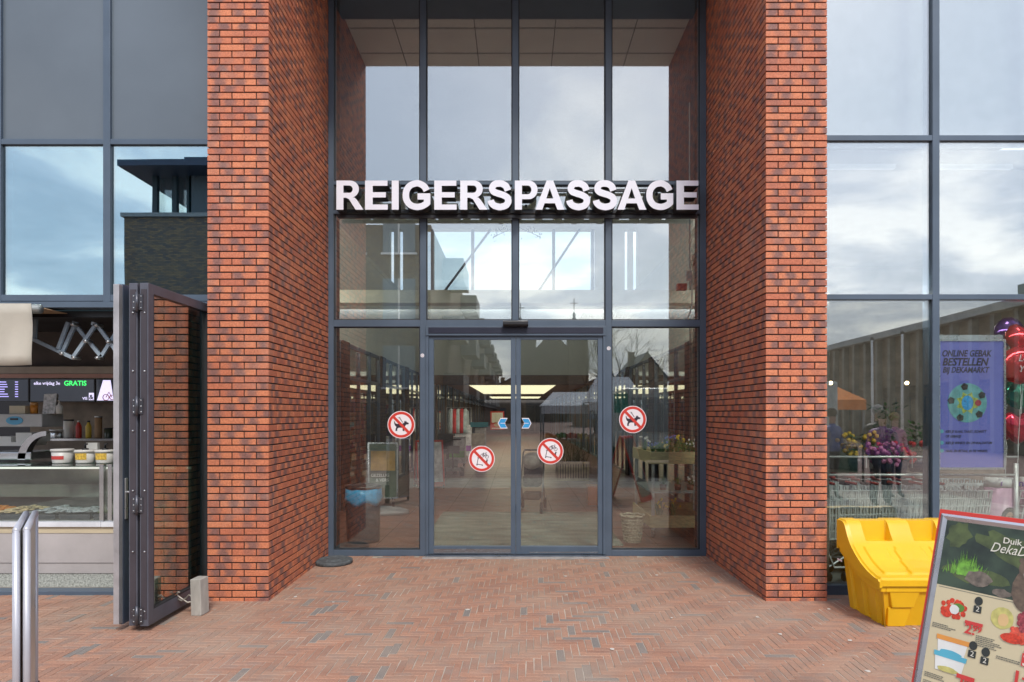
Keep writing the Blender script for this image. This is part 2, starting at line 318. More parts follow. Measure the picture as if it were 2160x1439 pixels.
# ================================================================ the arcade building
bld = empty('arcade_building', (0,0,0), 0, 'red brick shopping arcade with a tall glazed entrance recessed between two brick piers', 'building')
XW = 2.232; XO = 2.781; YF = -1.872; YS = -1.65; TOP = 7.0
bm_ = brickmat('glazed_orange_brick', (.64,.225,.112), (.49,.152,.085), (.20,.11,.10), smear=.85, uneven=.2)
mortar = mat('dark_mortar', (.028,.023,.022), rough=.95, var=.3, vscale=40)
CO = .0621; BL = .2195; HB = BL/2
def pier(sx_):
    mo = MB()
    i = .0105
    x0, x1 = sorted((sx_*(XW+i), sx_*(XO-i)))
    mo.box(x0, x1, YF+i, .5, -.05, TOP)
    g = MB(); rv = []
    def brick(a0, a1, face, z0, z1, r3=None):
        # a along the face in metres from the front corner / outer corner; face: 'f' front, 's' inner side, 'o' outer side
        j = 0 if r3 else random.gauss(0,.0010); d = .012
        lo, hi = a0+.005, a1-.005
        z0j = z0+.0055+random.gauss(0,.0006); z1j = z1-.0055+random.gauss(0,.0006); ch = .0022
        def pt(a, dep, z):
            if face == 'f': return (sx_*(XW+a), YF+dep-j, z)
            if face == 's': return (sx_*(XW+dep-j*.5), YF+a, z)
            return (sx_*(XO-dep+j*.5), YF+a, z)
        P = []
        for (e_, dep) in ((0, d), (0, ch), (ch, 0)):
            for a, z in ((lo+e_, z0j+e_), (hi-e_, z0j+e_), (hi-e_, z1j-e_), (lo+e_, z1j-e_)): P.append(pt(a, dep, z))
        fs = []; uvs = []; q = [(0,0),(1,0),(1,1),(0,1)]; L = a1-a0
        if L < .15: q = [(u*.5+.25, v) for u, v in q]
        for k in range(4):
            l = (k+1)%4
            fs.append((4+k,4+l,8+l,8+k)); uvs.append([q[k],q[l],q[l],q[k]])
            fs.append((k,l,4+l,4+k)); uvs.append([q[k],q[l],q[l],q[k]])
        fs.append((8,9,10,11)); uvs.append(q)
        flip = (face == 'f' and sx_ < 0) or (face == 's' and sx_ > 0) or (face == 'o' and sx_ < 0)
        if flip: fs = [tuple(reversed(f)) for f in fs]; uvs = [list(reversed(u)) for u in uvs]
        g.add(P, fs, uvs)
        if r3 is None: r3 = (random.random(), random.random(), random.random())
        rv.extend([r3]*9)
    # corner bricks are real L-corners: the front brick and the side brick meet flush; let the side brick start behind the front brick's depth
    n = int(TOP/CO)+1
    for k in range(n):
        z0 = -.03+k*CO; z1 = z0+CO
        even = k % 2 == 0
        w = XO-XW
        js = [0, BL, 2*BL, w] if even else [0, w-2*BL, w-BL, w]
        ca_ = (random.random(), random.random(), random.random()); cb_ = (random.random(), random.random(), random.random())
        for a, b2 in zip(js[:-1], js[1:]): brick(a-(.005 if a == 0 else 0), b2+(.005 if b2 == w else 0), 'f', z0, z1, ca_ if a == 0 else (cb_ if b2 == w else None))
        dpt = -YF
        a = 0.0; first = HB if even else BL
        e_ = [0, first]
        while e_[-1] < dpt-.02: e_.append(e_[-1]+BL)
        e_[-1] = dpt
        for a, b2 in zip(e_[:-1], e_[1:]): brick(.0071 if a == 0 else a, b2, 's', z0, z1, ca_ if a == 0 else None)
        for a, b2 in (((0, HB), (HB, .36)) if not even else ((0, BL), (BL, .36))): brick(.0071 if a == 0 else a, b2, 'o', z0, z1, cb_ if a == 0 else None)
    o = build(g, 'brick_pier', bm_, bld, fixn=False); set_rnd(o, rv)
    mo_ = build(mo, 'mortar', mortar, o)
pier(-1); pier(1)
# corner quoin strip keeps the arris closed
def frame_box(mb, x0, x1, y0, y1, z0, z1): mb.box(x0, x1, y0, y1, z0, z1)
# lintel and soffit above the recess
soff = mat('pale_soffit_panel', (.84,.87,.80), rough=.7, var=.06, vscale=2, dirt=.15)
s = MB(); s.box(-XW+.001, XW-.001, YF+.02, -.56, 6.79, 6.86)
for x in (-1.62,-.56,.5,1.56): s.cur = 1; s.box(x-.006, x+.006, YF+.03, -.57, 6.785, 6.79); s.cur = 0
for y in (-1.5,-.9): s.cur = 1; s.box(-XW+.01, XW-.01, y-.006, y+.006, 6.784, 6.7895); s.cur = 0
build(s, 'soffit', [soff, mat('soffit_joint', (.25,.25,.23))], bld)
s = MB(); s.box(-XW+.001, XW-.001, -.56, -.04, 6.70, 6.95); build(s, 'header_beam', mat('dark_header', (.012,.014,.03), rough=.5), bld)
s = MB(); s.box(-7.5, 7.5, YF, .4, 7.0, 8.6); build(s, 'upper_wall', flatbrick('upper_masonry', (.5,.12,.06), (.36,.08,.05), (.05,.04,.04)), bld)
# entrance curtain wall frame
FX = [-2.236, -1.112, -.022, 1.079, 2.228]; mw = .036
def zz(py): return az(py, D)
ZT0, ZT1 = zz(690), zz(676)
f = MB()
def vbar(x0, x1, z0, z1, y0=-.035, y1=.11): f.box(x0, x1, y0, y1, z0, z1)
vbar(-XW+.001, -2.168, 0, 6.95); vbar(2.160, XW-.001, 0, 6.95)
for x, z0 in ((-1.112, 0), (1.079, 0), (-.022, ZT1)): vbar(x-mw, x+mw, z0+.0, 6.95)
xs = [-2.168, -1.148, -1.076, -.058, .014, 1.043, 1.115, 2.160]
for i in range(0, 8, 2):
    a, b2 = xs[i], xs[i+1]
    f.box(a, b2, -.033, .10, ZT0, ZT1) if i in (0, 6) else None
    f.box(a, b2, -.033, .10, 4.385, 4.425); f.box(a, b2, -.033, .10, 4.04, 4.085)
    if i in (0, 6): f.box(a, b2, -.033, .10, 0.0, .072)
f.box(-1.076, 1.043, -.034, .10, ZT0+.005, ZT1)
build(f, 'entrance_frame', alu, bld, bevel=.003)
# glazing beads
f = MB()
def bead(x0, x1, z0, z1, y=-.018, w=.012):
    f.box(x0, x0+w, y, y+.016, z0, z1); f.box(x1-w, x1, y, y+.016, z0, z1); f.box(x0+w, x1-w, y, y+.016, z0, z0+w); f.box(x0+w, x1-w, y, y+.016, z1-w, z1)
panes = []
for i in range(0, 8, 2):
    a, b2 = xs[i], xs[i+1]
    panes += [(a, b2, 4.425, 6.95), (a, b2, 4.085, 4.385), (a, b2, ZT1, 4.04)]
low = [(xs[0], xs[1], .072, ZT0), (xs[6], xs[7], .072, ZT0)]; panes += low
for a, b2, z0, z1 in panes: bead(a, b2, z0, z1)
build(f, 'glazing_bead', mat('gasket', (.02,.022,.026), rough=.6), bld)
for a, b2, z0, z1 in panes:
    p = MB(); p.box(a, b2, .000, .010, z0, z1); build(p, 'window_pane', gl_low if z0 < 1 else gl_main, bld)
# sliding doors (the door set stands in front of the frame line)
f = MB(); f.box(-1.076, 1.043, -.06, .06, 2.60, ZT0+.004); f.box(-1.076, -1.045, -.05, .06, .02, 2.60); f.box(1.012, 1.043, -.05, .06, .02, 2.60)
f.cur = 1; f.box(-1.045, 1.012, -.066, -.0605, 2.625, ZT0-.012)
build(f, 'door_header', [alu, mat('brush_black', (.01,.012,.03), rough=.45)], bld, bevel=.002)
f = MB(); f.box(-1.076, 1.043, -.10, .10, -.01, .018); f.cur = 1; f.box(-1.10, 1.07, -.19, -.10, -.01, .008); build(f, 'threshold', [mat('threshold_steel', (.16,.19,.24), rough=.3, metal=.7, dirt=.5), mat('threshold_concrete', (.33,.31,.30), rough=.9, var=.3)], bld)
def sliding(x0, x1, zst):
    d = MB(); w = .058; y0, y1 = -.028, .022
    d.box(x0, x0+w, y0, y1, .022, 2.598); d.box(x1-w, x1, y0, y1, .022, 2.598)
    d.box(x0+w, x1-w, y0+.001, y1-.001, .022, .115); d.box(x0+w, x1-w, y0+.001, y1-.001, 2.555, 2.598)
    o = build(d, 'sliding_door', alu, bld, bevel=.003)
    p = MB(); p.box(x0+w, x1-w, -.008, .002, .115, 2.555); build(p, 'pane', gl_low, o)
    k = MB(); k.box(x0+w, x1-w, y0-.004, y0-.0005, .03, .085) if zst else k.box(x0+w+.1, x1-w, y0-.002, y0-.0005, .035, .05)
    build(k, 'kick_strip', mat('brushed_strip', (.32,.36,.40), rough=.25, metal=.9, stretch=(1,1,20)), o)
sliding(-1.044, -.018, True); sliding(-.014, 1.011, False)
# ---- side shopfronts
def bars(mb, vx, hz, x0, x1, y0, y1, z0, z1, w=.033):
    for x in vx: mb.box(x-w, x+w, y0, y1, z0, z1)
sf = MB()
ZL = [4.205, 2.755]
for x in (-4.82, -3.807): sf.box(x-.033, x+.033, YS-.03, YS+.12, 2.72, 7.0)
sf.box(-2.86, -2.785, YS-.02, YS+.12, 0, 7.0)
for (a, b2) in ((-6.5,-4.853), (-4.787,-3.840), (-3.774,-2.86)):
    sf.box(a, b2, YS-.028, YS+.11, 4.18, 4.23); sf.box(a, b2, YS-.028, YS+.11, 2.725, 2.785)
sf.box(-6.5, -2.86, YS-.035, YS+.13, 2.665, 2.720)
sf.box(-6.5, -2.86, YS-.03, YS+.10, -.01, .035)
build(sf, 'shopfront_frame', alu, bld, bevel=.003)
dk_back = mat('backing_grey', (.095,.105,.12), rough=.5, var=.06)
for (a, b2) in ((-6.5,-4.853), (-4.787,-3.840), (-3.774,-2.86)):
    p = MB(); p.box(a, b2, YS, YS+.01, 4.23, 7.0); build(p, 'window_pane', mat('dark_opaque_glass', (.125,.15,.175), rough=.12, var=.12, vscale=.8, spec=.35), bld)  # top panes: opaque dark glass
    p = MB(); p.box(a, b2, YS, YS+.01, 2.785, 4.18); build(p, 'window_pane', glass('mirror_glass', .40, tint=(.5,.7,.75), wave=.02, rcol=(.84,.98,1)), bld)
p = MB(); p.box(-6.5, -2.9, YS+.5, YS+.55, 2.6, 7.0); build(p, 'inner_wall', mat('dim_inner_wall', (.16,.18,.19)), bld)
sf = MB()
for x in (3.883,): sf.box(x-.033, x+.033, YS-.03, YS+.12, 0, 7.0)
sf.box(4.95, 5.016, YS-.03, YS+.12, 0, 7.0)
sf.box(2.786, 2.82, YS-.02, YS+.12, 0, 7.0)
for (a, b2) in ((2.82,3.850), (3.916,4.95), (5.016, 6.5)):
    sf.box(a, b2, YS-.028, YS+.11, 4.215, 4.265); sf.box(a, b2, YS-.028, YS+.11, 2.74, 2.79); sf.box(a, b2, YS-.028, YS+.11, .0, .09)
build(sf, 'shopfront_frame', alu, bld, bevel=.003)
sf = MB()
sf.box(2.786, 6.5, YS+.0, YS+.12, -.05, 0); build(sf, 'shopfront_sill', mat('sill_concrete', (.2,.19,.18), rough=.9), bld)
for (a, b2) in ((2.82,3.850), (3.916,4.95), (5.016, 6.5)):
    for z0, z1 in ((4.265, 7.0), (2.79, 4.215), (.09, 2.74)):
        p = MB(); p.box(a, b2, YS, YS+.01, z0, z1); build(p, 'window_pane', gl_side if z1 > 3 else glass('shop_window_glass', .16, wave=.02), bld)
# ================================================================ interior of the arcade
tile = mat('arcade_floor_tile', (.19,.082,.058), rough=.4, var=.22, vscale=3, dirt=.25)
fl_ = MB(); fl_.box(-3.3, 3.3, -.02, 60, -.2, -.002)
for y in [.6*i for i in range(1, 90)]: fl_.cur = 1; fl_.box(-3.3, 3.3, y-.003, y+.003, -.002, -.0006)
for x in [-3.0+.6*i for i in range(11)]: fl_.box(x-.003, x+.003, -.02, 55, -.0012, -.0002) if False else fl_.box(x-.003, x+.003, .61, 55, -.002, .0002)
build(fl_, 'arcade_floor', [tile, mat('floor_grout', (.08,.05,.045), rough=.9)], bld)
beige = mat('cream_wall_panel', (.58,.57,.47), rough=.6, var=.06, vscale=1.5)
wood = mat('timber_ceiling', (.30,.17,.095), rough=.5, var=.2, vscale=5, stretch=(1,.1,1))
dark = mat('dark_interior', (.03,.032,.036), rough=.7)
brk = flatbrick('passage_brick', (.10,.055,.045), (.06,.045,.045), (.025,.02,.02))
brd = flatbrick('passage_red_brick', (.30,.10,.06), (.20,.07,.05), (.05,.04,.04))
HZ = 21.6-D
w = MB()
# side walls of the front hall: brick below, cream panel above
for sx_ in (-1, 1):
    w.cur = 0; w.box(sx_*3.2, sx_*3.45, .3, HZ, 2.95, 4.95)
    w.box(sx_*3.2, sx_*6.0, .3, HZ, 4.96, 5.06)
w.box(-XW-.9, -XW-.02, .12, .3, -.01, 7.0); w.box(XW+.02, XW+.9, .12, .3, -.01, 7.0)
build(w, 'hall_wall', beige, bld)
w = MB(); w.box(-3.2, 3.2, HZ, HZ+.3, 2.90, 5.74); w.box(-6, 6, HZ, HZ+.3, 7.8, 9.0); w.box(-6,-4.24,HZ,HZ+.3,5.07,7.8); w.box(-4.10,-3.94,HZ,HZ+.3,5.07,7.8); w.box(-3.80,-3.05,HZ,HZ+.3,5.07,7.8); w.box(2.6,3.58,HZ,HZ+.3,5.07,7.8); w.box(3.70,3.86,HZ,HZ+.3,5.07,7.8); w.box(4.0,6,HZ,HZ+.3,5.07,7.8)
build(w, 'end_wall', beige, bld)
zbm = az(640, 9.2)
w = MB(); w.box(-6, 6, .3, HZ+.3, 9.0, 9.15); build(w, 'hall_roof', mat('hall_roof_dark', (.035,.045,.07), rough=.8), bld)
for k in range(4):
    w = MB(); w.box(-2.9+k*1.5, -1.6+k*1.5, 1.752, 1.80, zbm+.03, zbm+.12); build(w, 'strip_light', mat('hall_fill_strip', (.9,.9,.85), emit=(1,.95,.86), estr=26), bld)  # added fill lights, out of view behind the cross beam, to brighten the hall
for sx_ in (-1, 1):
    for k in range(7):
        w = MB(); y = 1.0+k*2.0; w.box(sx_*5.9, sx_*6.05, y-.12, y+.12, 5.06, 9); build(w, 'clerestory_post', white, bld)
    w = MB(); w.box(sx_*5.92, sx_*6.0, .3, HZ, 5.06, 5.5); build(w, 'clerestory_rail', white, bld); w = MB(); w.box(sx_*5.92, sx_*6.0, .3, HZ, 8.6, 9.0); build(w, 'clerestory_rail', white, bld)
# end window: mullions and wind braces
wy = HZ-.02
for px in (912, 997, 1084, 1168, 1250): w = MB(); x = ax(px, 21.6); w.box(x-.05, x+.05, wy, wy+.2, 5.74, 7.8); build(w, 'clerestory_mullion', alu, bld)
for a_, b_ in ((940,1036),(1137,1222)):
    w = MB(); w.tube([(ax(a_,21.6), wy-.09, 5.76), (ax(b_,21.6), wy-.09, 7.78)], .045, 6); build(w, 'wind_brace', alu, bld)
p = MB(); p.box(ax(912,21.6), ax(1250,21.6), wy+.21, wy+.22, 5.74, 7.8); build(p, 'window_pane', gl_thin, bld)
# front cross beam and ledge
w = MB(); zb = az(640, 9.2); w.box(-3.2, 3.2, 1.45, 1.75, zb, az(613, 9.2)); build(w, 'cross_beam', mat('cream_beam', (.72,.71,.60)), bld)
w = MB(); w.box(-3.2, 3.2, 1.9, 2.1, az(676, 9.7), az(655, 9.7)); build(w, 'steel_beam', mat('grey_steel', (.035,.042,.05)), bld)
for sx_ in (-1, 1):
    w = MB(); w.box(sx_*2.75, sx_*2.95, .304, .40, .6, 6.2); build(w, 'jamb_fill_light', mat('jamb_fill_glow', (.9,.9,.85), emit=(1,.96,.88), estr=7), bld)  # unseen fill light added behind each jamb to lift the front of the hall
# bulkhead and lower ceiling, with lit panel
ceil = 2.90
w = MB()
w.box(-3.2, 3.2, HZ+.3, 26-D, ceil, ceil+.1); w.box(-3.2, -1.98, 26-D, 40-D, ceil, ceil+.1); w.box(1.66, 3.2, 26-D, 40-D, ceil, ceil+.1); w.box(-3.2, 3.2, 40-D, 60-D, ceil, ceil+.1)
build(w, 'timber_ceiling', wood, bld)
lamp = mat('ceiling_light_panel', (.8,.75,.55), emit=(1,.88,.58), estr=.85)
w = MB(); w.box(-2.06, 1.64, 25.6-D, 40-D, ceil-.02, ceil-.004)
tag(build(w, 'ceiling_light', lamp, bld)); w = MB(); w.box(-2.0, 1.7, 47-D, 52-D, ceil-.03, ceil-.005); build(w, 'ceiling_light', lamp, bld)
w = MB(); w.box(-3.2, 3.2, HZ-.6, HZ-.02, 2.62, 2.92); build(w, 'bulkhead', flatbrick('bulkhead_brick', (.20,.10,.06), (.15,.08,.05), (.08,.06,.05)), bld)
w = MB(); w.box(-2.6, 2.6, HZ+.02, HZ+.12, 2.68, 2.74); build(w, 'passage_fill_light', mat('passage_fill_strip', (.9,.9,.88), emit=(1,.96,.90), estr=16), bld)  # fill light added out of sight behind the bulkhead to brighten the passage
# back wall with doors
w = MB(); w.box(-3.3, 3.3, 52.6, 52.9, 0, 3.0); build(w, 'back_wall', mat('back_wall_grey', (.13,.11,.11)), bld)
w = MB()
for a, b2 in ((1105, 1126), (1080, 1097), (1130, 1150)):
    w = MB(); w.box(ax(a,60), ax(b2,60), 52.5, 52.58, 0, 2.4); build(w, 'back_door', mat('navy_door', (.012,.018,.045), rough=.3), bld)
# side walls below the cream panels: brick piers and glass shopfronts
for sx_ in (-1, 1):
    pi = MB(); fr = MB(); y = .3
    L_ = 52.0; k = 0
    while y < L_:
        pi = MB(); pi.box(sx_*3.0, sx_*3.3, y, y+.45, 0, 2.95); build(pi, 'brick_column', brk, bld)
        yb = min(y+3.2, L_)
        for q in range(4):
            yy = y+.45+q*(yb-y-.45)/3
            fr.box(sx_*3.04, sx_*3.12, yy-.03, yy+.03, 0, 2.95)
        fr.box(sx_*3.05, sx_*3.11, y+.45, yb, 2.3, 2.36); fr.box(sx_*3.05, sx_*3.11, y+.45, yb, 2.88, 2.95); fr.box(sx_*3.05, sx_*3.11, y+.45, yb, 0, .08)
        gp = MB(); gp.box(sx_*3.07, sx_*3.08, y+.45, yb, .08, 2.9); build(gp, 'shop_window_pane', glass('arcade_glass', .10), bld)
        y = yb; k += 1
    build(fr, 'shop_window_frame', alu, bld)
    # shop room behind
    r_ = MB(); r_.box(sx_*6.5, sx_*6.6, 1.2, 52, 0, 2.95); r_.box(sx_*3.3, sx_*6.6, 1.2, 52, 2.95, 3.05); r_.box(sx_*3.3, sx_*6.6, 1.2, 52, -.1, -.01); r_.box(sx_*3.3, sx_*6.6, 1.1, 1.2, 0, 2.95)
    build(r_, 'shop_room', mat('shop_room_paint', (.20,.17,.14), rough=.8, var=.3), bld)
    for k in range(2, 9):
        l = MB(); l.box(sx_*3.6, sx_*5.6, 2+k*5, 3.9+k*5, 2.92, 2.945); build(l, 'strip_light', mat('strip_lamp', (.9,.9,.85), emit=(1,.93,.8), estr=.55), bld)
    # goods racks in the shops: a row of shelves with boxes
    for k in range(4):
        gd = MB(); cols = [mat('goods_'+c_, v, rough=.6) for c_, v in (('red',(.45,.04,.03)),('cream',(.6,.55,.42)),('green',(.08,.25,.08)),('purple',(.25,.06,.30)),('blue',(.05,.14,.4)),('white',(.7,.7,.68)))]
        y0 = 2.4+k*3.1
        for zsh in (.35,.8,1.25,1.7):
            gd.cur = 5; gd.box(sx_*4.1, sx_*4.5, y0, y0+2.2, zsh-.02, zsh)
            yy = y0+.03
            while yy < y0+2.1:
                wd = random.uniform(.08,.25); gd.cur = random.randrange(6); gd.box(sx_*4.12, sx_*random.uniform(4.3,4.45), yy, yy+wd*.9, zsh, zsh+random.uniform(.12,.36)); yy += wd
        build(gd, 'goods_shelf', cols, bld)
# ---- right shop interior
w = MB(); w.box(2.86, 9, 3.0, 3.1, 0, 4.2); w.box(2.4+.5, 9, YS+.4, 3.1, 4.1, 4.3); w.box(2.9, 2.98, YS+.15, 3.1, 0, 4.2); w.box(8.9, 9, YS+.2, 3.1, 0, 4.2); build(w, 'shop_wall', mat('shop_wall_tan', (.15,.135,.115), rough=.8, var=.3), bld)
w = MB(); w.box(2.86, 9, YS+.12, 3.1, -.1, .003); build(w, 'shop_floor', mat('shop_floor_grey', (.20,.22,.21), rough=.4), bld)
w = MB(); w.box(2.86, 9, YS+.35, YS+.4, 4.32, 7.0); build(w, 'upper_blind', mat('pale_blind', (.34,.36,.36), rough=.8), bld)
w = MB()
for z in (4.34, 4.08): w.box(3.0, 3.70, YS+.30, YS+.34, z, z+.045); w.box(4.0, 4.85, YS+.30, YS+.34, z, z+.045)
build(w, 'blind_rail', mat('rail_grey', (.38,.39,.40)), bld)
w = MB(); w.box(5.5, 6.75, 2.9, 2.99, .9, 1.9); build(w, 'yellow_panel', mat('yellow_panel', (.62,.50,.18)), bld)
for k in range(5):
    l = MB(); l.box(3.4+k*1.0, 4.1+k*1.0, 2.0, 2.12, 3.37, 3.43); build(l, 'strip_light', mat('strip_lamp_soft', (.9,.9,.85), emit=(1,.93,.8), estr=9), bld)
l = MB(); l.box(2.95, 5.6, YS+.125, YS+.17, 2.768, 2.812); build(l, 'window_fill_light', mat('window_fill_strip', (.9,.9,.9), emit=(1,.97,.92), estr=22), bld)  # added fill light tucked behind the transom, brightens carts, poster and balloons
for x in (3.05, 3.62, 4.5):
    l = MB(); l.ball((x, -.2, az(808, 7.5)), .022, 10, 6); build(l, 'spot_lamp', mat('warm_spot', (1,.8,.5), emit=(1,.7,.35), estr=8), bld)
# ---- left stall room
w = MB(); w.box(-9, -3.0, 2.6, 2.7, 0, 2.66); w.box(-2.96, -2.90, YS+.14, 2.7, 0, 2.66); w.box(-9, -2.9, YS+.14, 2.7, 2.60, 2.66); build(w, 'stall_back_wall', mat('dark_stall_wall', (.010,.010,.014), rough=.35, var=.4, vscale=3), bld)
# ================================================================ sign letters
def arcpts(cx, cy, rx, ry, a0, a1, n=14):
    return [(cx+rx*math.cos(R(a0+(a1-a0)*i/n)), cy+ry*math.sin(R(a0+(a1-a0)*i/n))) for i in range(n+1)]
def strip(pts, w):
    """outline of a stroke of width w along pts with mitred corners"""
    L = []; Rr = []
    P = [Vector((a, b)) for a, b in pts]
    for i, p in enumerate(P):
        if i == 0: t = (P[1]-P[0]).normalized(); n_ = Vector((-t.y, t.x)); k = 1
        elif i == len(P)-1: t = (P[-1]-P[-2]).normalized(); n_ = Vector((-t.y, t.x)); k = 1
        else:
            t1 = (P[i]-P[i-1]).normalized(); t2 = (P[i+1]-P[i]).normalized()
            n1_ = Vector((-t1.y, t1.x)); n2_ = Vector((-t2.y, t2.x)); n_ = (n1_+n2_).normalized(); k = 1/max(.45, n_.dot(n1_))
        L.append(p+n_*w/2*k); Rr.append(p-n_*w/2*k)
    return [tuple(v) for v in L]+[tuple(v) for v in reversed(Rr)]
def cat2(pts, n=8):
    P = [Vector(p) for p in pts]; P = [P[0]*2-P[1]]+P+[P[-1]*2-P[-2]]; o = []
    for i in range(1, len(P)-2):
        for k in range(n):
            t_ = k/n; a, b_, c_, d_ = P[i-1], P[i], P[i+1], P[i+2]
            o.append(tuple(.5*((2*b_)+(c_-a)*t_+(2*a-5*b_+4*c_-d_)*t_*t_+(3*b_-a-3*c_+d_)*t_**3)))
    o.append(tuple(P[-2])); return o
T = .235
def glyph(ch):
    """outlines in a box of height 1; first is the outside, the rest are holes; also the natural width"""
    if ch == 'I': return [[(0,0),(T,0),(T,1),(0,1)]], T
    if ch == 'E': return [[(0,0),(.70,0),(.70,.18),(T,.18),(T,.42),(.64,.42),(.64,.60),(T,.60),(T,.82),(.69,.82),(.69,1),(0,1)]], .70
    if ch in 'PR':
        bl = .36 if ch == 'P' else .41
        yc = (1+bl)/2; ry = (1-bl)/2
        outr = [(0,0),(T,0),(T,bl)]
        if ch == 'R': outr += [(.32,bl),(.42,.36),(.64,0),(.90,0),(.68,.34),(.60,.42)]
        else: outr += [(.40,bl)]
        outr += arcpts(.46, yc, .29, ry, -75 if ch == 'R' else -90, 90, 14)+[(0,1)]
        hole = [(T,bl+.17)]+arcpts(.43, yc, .115, ry-.17, -90, 90, 10)+[(T,.83)]
        return [outr, hole], (.90 if ch == 'R' else .75)
    if ch == 'A': return [[(0,0),(.235,0),(.315,.22),(.675,.22),(.76,0),(1,0),(.615,1),(.385,1)], [(.375,.385),(.495,.74),(.615,.385)]], 1.0
    if ch == 'S':
        c_ = cat2([(.685,.655),(.63,.80),(.50,.885),(.37,.90),(.215,.865),(.145,.735),(.20,.62),(.36,.555),(.53,.50),(.665,.415),(.70,.28),(.625,.155),(.47,.10),(.36,.10),(.215,.145),(.12,.24),(.095,.325)])
        return [strip(c_, .225)], .80
    if ch == 'G':
        c_ = cat2([(.80,.655),(.72,.80),(.56,.895),(.44,.90),(.27,.84),(.15,.69),(.115,.50),(.15,.31),(.27,.16),(.44,.10),(.58,.105),(.70,.15),(.80,.215)])[:-1]
        c_ = c_+[(.815,.235),(.815,.455),(.50,.455)]
        return [strip(c_, .215)], .92
def letter_mesh(ch, h, depth, wpx):
    outs, wn = glyph(ch)
    cu = bpy.data.curves.new('g', 'CURVE'); cu.dimensions = '2D'; cu.fill_mode = 'BOTH'; cu.extrude = depth/2
    for o_ in outs:
        xs_ = [p[0] for p in outs[0]]; x0 = min(xs_); x1 = max(xs_)
        sp = cu.splines.new('POLY'); sp.points.add(len(o_)-1); sp.use_cyclic_u = True
        for i, (a, b_) in enumerate(o_): sp.points[i].co = ((a-x0)/(x1-x0)*wpx, b_*h, 0, 1)
    ob = bpy.data.objects.new('g', cu); COL.objects.link(ob); bpy.context.view_layer.update()
    me = bpy.data.meshes.new_from_object(ob.evaluated_get(bpy.context.evaluated_depsgraph_get()))
    bpy.data.objects.remove(ob); return me
LX = [('R',709.6,766.5),('E',770,818),('I',826.3,841),('G',849.2,907.8),('E',916,963.2),('R',970.8,1027.8),('S',1028.5,1079),('P',1086,1134),('A',1129.5,1190.5),('S',1194.4,1244.8),('S',1250.6,1301.6),('A',1302.4,1363),('G',1363.2,1420),('E',1427,1473.8)]
ZS = 7.43
sign = empty('facade_sign', (0, ZS-D, 0), 0, 'large white block letters with black sides spelling REIGERSPASSAGE above the sliding doors', 'sign')
face = mat('letter_face_white', (.80,.80,.87), rough=.35, var=.02); side = mat('letter_side_black', (.022,.022,.026), rough=.4)
zl0, zl1 = az(442.5, ZS), az(381, ZS); DEP = .155
for ch, a, b_ in LX:
    me = letter_mesh(ch, zl1-zl0, DEP, ax(b_, ZS)-ax(a, ZS))
    me.materials.clear(); me.materials.append(face); me.materials.append(side)
    for p in me.polygons: p.material_index = 0 if p.normal.z > .9 else 1
    o = bpy.data.objects.new('letter', me); COL.objects.link(o); o.parent = sign
    o.rotation_euler = (R(90), 0, 0); o.location = (ax(a, ZS), DEP/2, zl0)
# black return rim just behind each face, mounting rails
m = MB(); m.box(-2.05, 2.07, .185, .215, zl0+.02, zl0+.05); build(m, 'mounting_rail', side, sign)
m = MB(); m.box(-2.05, 2.07, .185, .215, zl1-.06, zl1-.03); build(m, 'mounting_rail', side, sign)
m = MB(); m.box(-2.10, 2.10, .157, .20, zl0-.045, zl0-.01); build(m, 'cable_tray', side, sign)
m = MB()
for ch, a, b_ in LX:
    x = (ax(a, ZS)+ax(b_, ZS))/2; m.box(x-.012, x+.012, DEP+.002, .186, zl0+.08, zl0+.11); m.box(x-.012, x+.012, DEP+.002, .186, zl1-.11, zl1-.08)
build(m, 'letter_bracket', side, sign)
# ================================================================ small things on the front
s_ = MB(); s_.cur = 0
sx0, sx1 = ax(1061, 7.6), ax(1114, 7.6)
s_.prism([(-.115,2.735),(-.085,2.72),(.0,2.712),(-.0+.0,2.71)][:0] or [(-.13,.06),(-.16,.075),(-.16,.115),(-.12,.13),(-.05,.085),(-.05,.06)], sx0, sx1, 'x')
o = build(s_, 'door_sensor', black, None, bevel=.006); o.location = (0,0,2.715-.075)
tag(o, 'glossy black motion sensor bar above the sliding doors', 'door sensor')
# stickers
red_s = mat('sign_red', (.62,.05,.035), rough=.35, var=.03); wh_s = mat('sign_white', (.82,.78,.80), rough=.35, var=.02); ink = mat('sign_ink', (.03,.02,.035), rough=.4)
def disc(r_, y0, n=40):
    return [(r_*math.cos(2*math.pi*k/n), r_*math.sin(2*math.pi*k/n)) for k in range(n)]
def ring(mb, ri, ro, y, n=40):
    vs = []; fs = []
    for k in range(n):
        a = 2*math.pi*k/n; c_, s2 = math.cos(a), math.sin(a); vs += [(ri*c_, y, ri*s2), (ro*c_, y, ro*s2)]
    for k in range(n): l = (k+1)%n; fs.append((2*k, 2*k+1, 2*l+1, 2*l))
    mb.add(vs, fs)
def flat(mb, poly, y, t_=.0006): mb.prism(poly, y, y+t_, 'y')
DOG = [(-.62,-.12),(-.70,.10),(-.72,.32),(-.66,.34),(-.58,.12),(-.42,.06),(.10,.06),(.30,.20),(.34,.42),(.42,.30),(.50,.42),(.55,.26),(.78,.16),(.74,.02),(.52,.00),(.42,-.14),(.34,-.30),(.30,-.62),(.38,-.70),(.16,-.70),(.14,-.36),(-.22,-.34),(-.36,-.42),(-.42,-.62),(-.36,-.70),(-.58,-.70),(-.56,-.44),(-.48,-.26)]
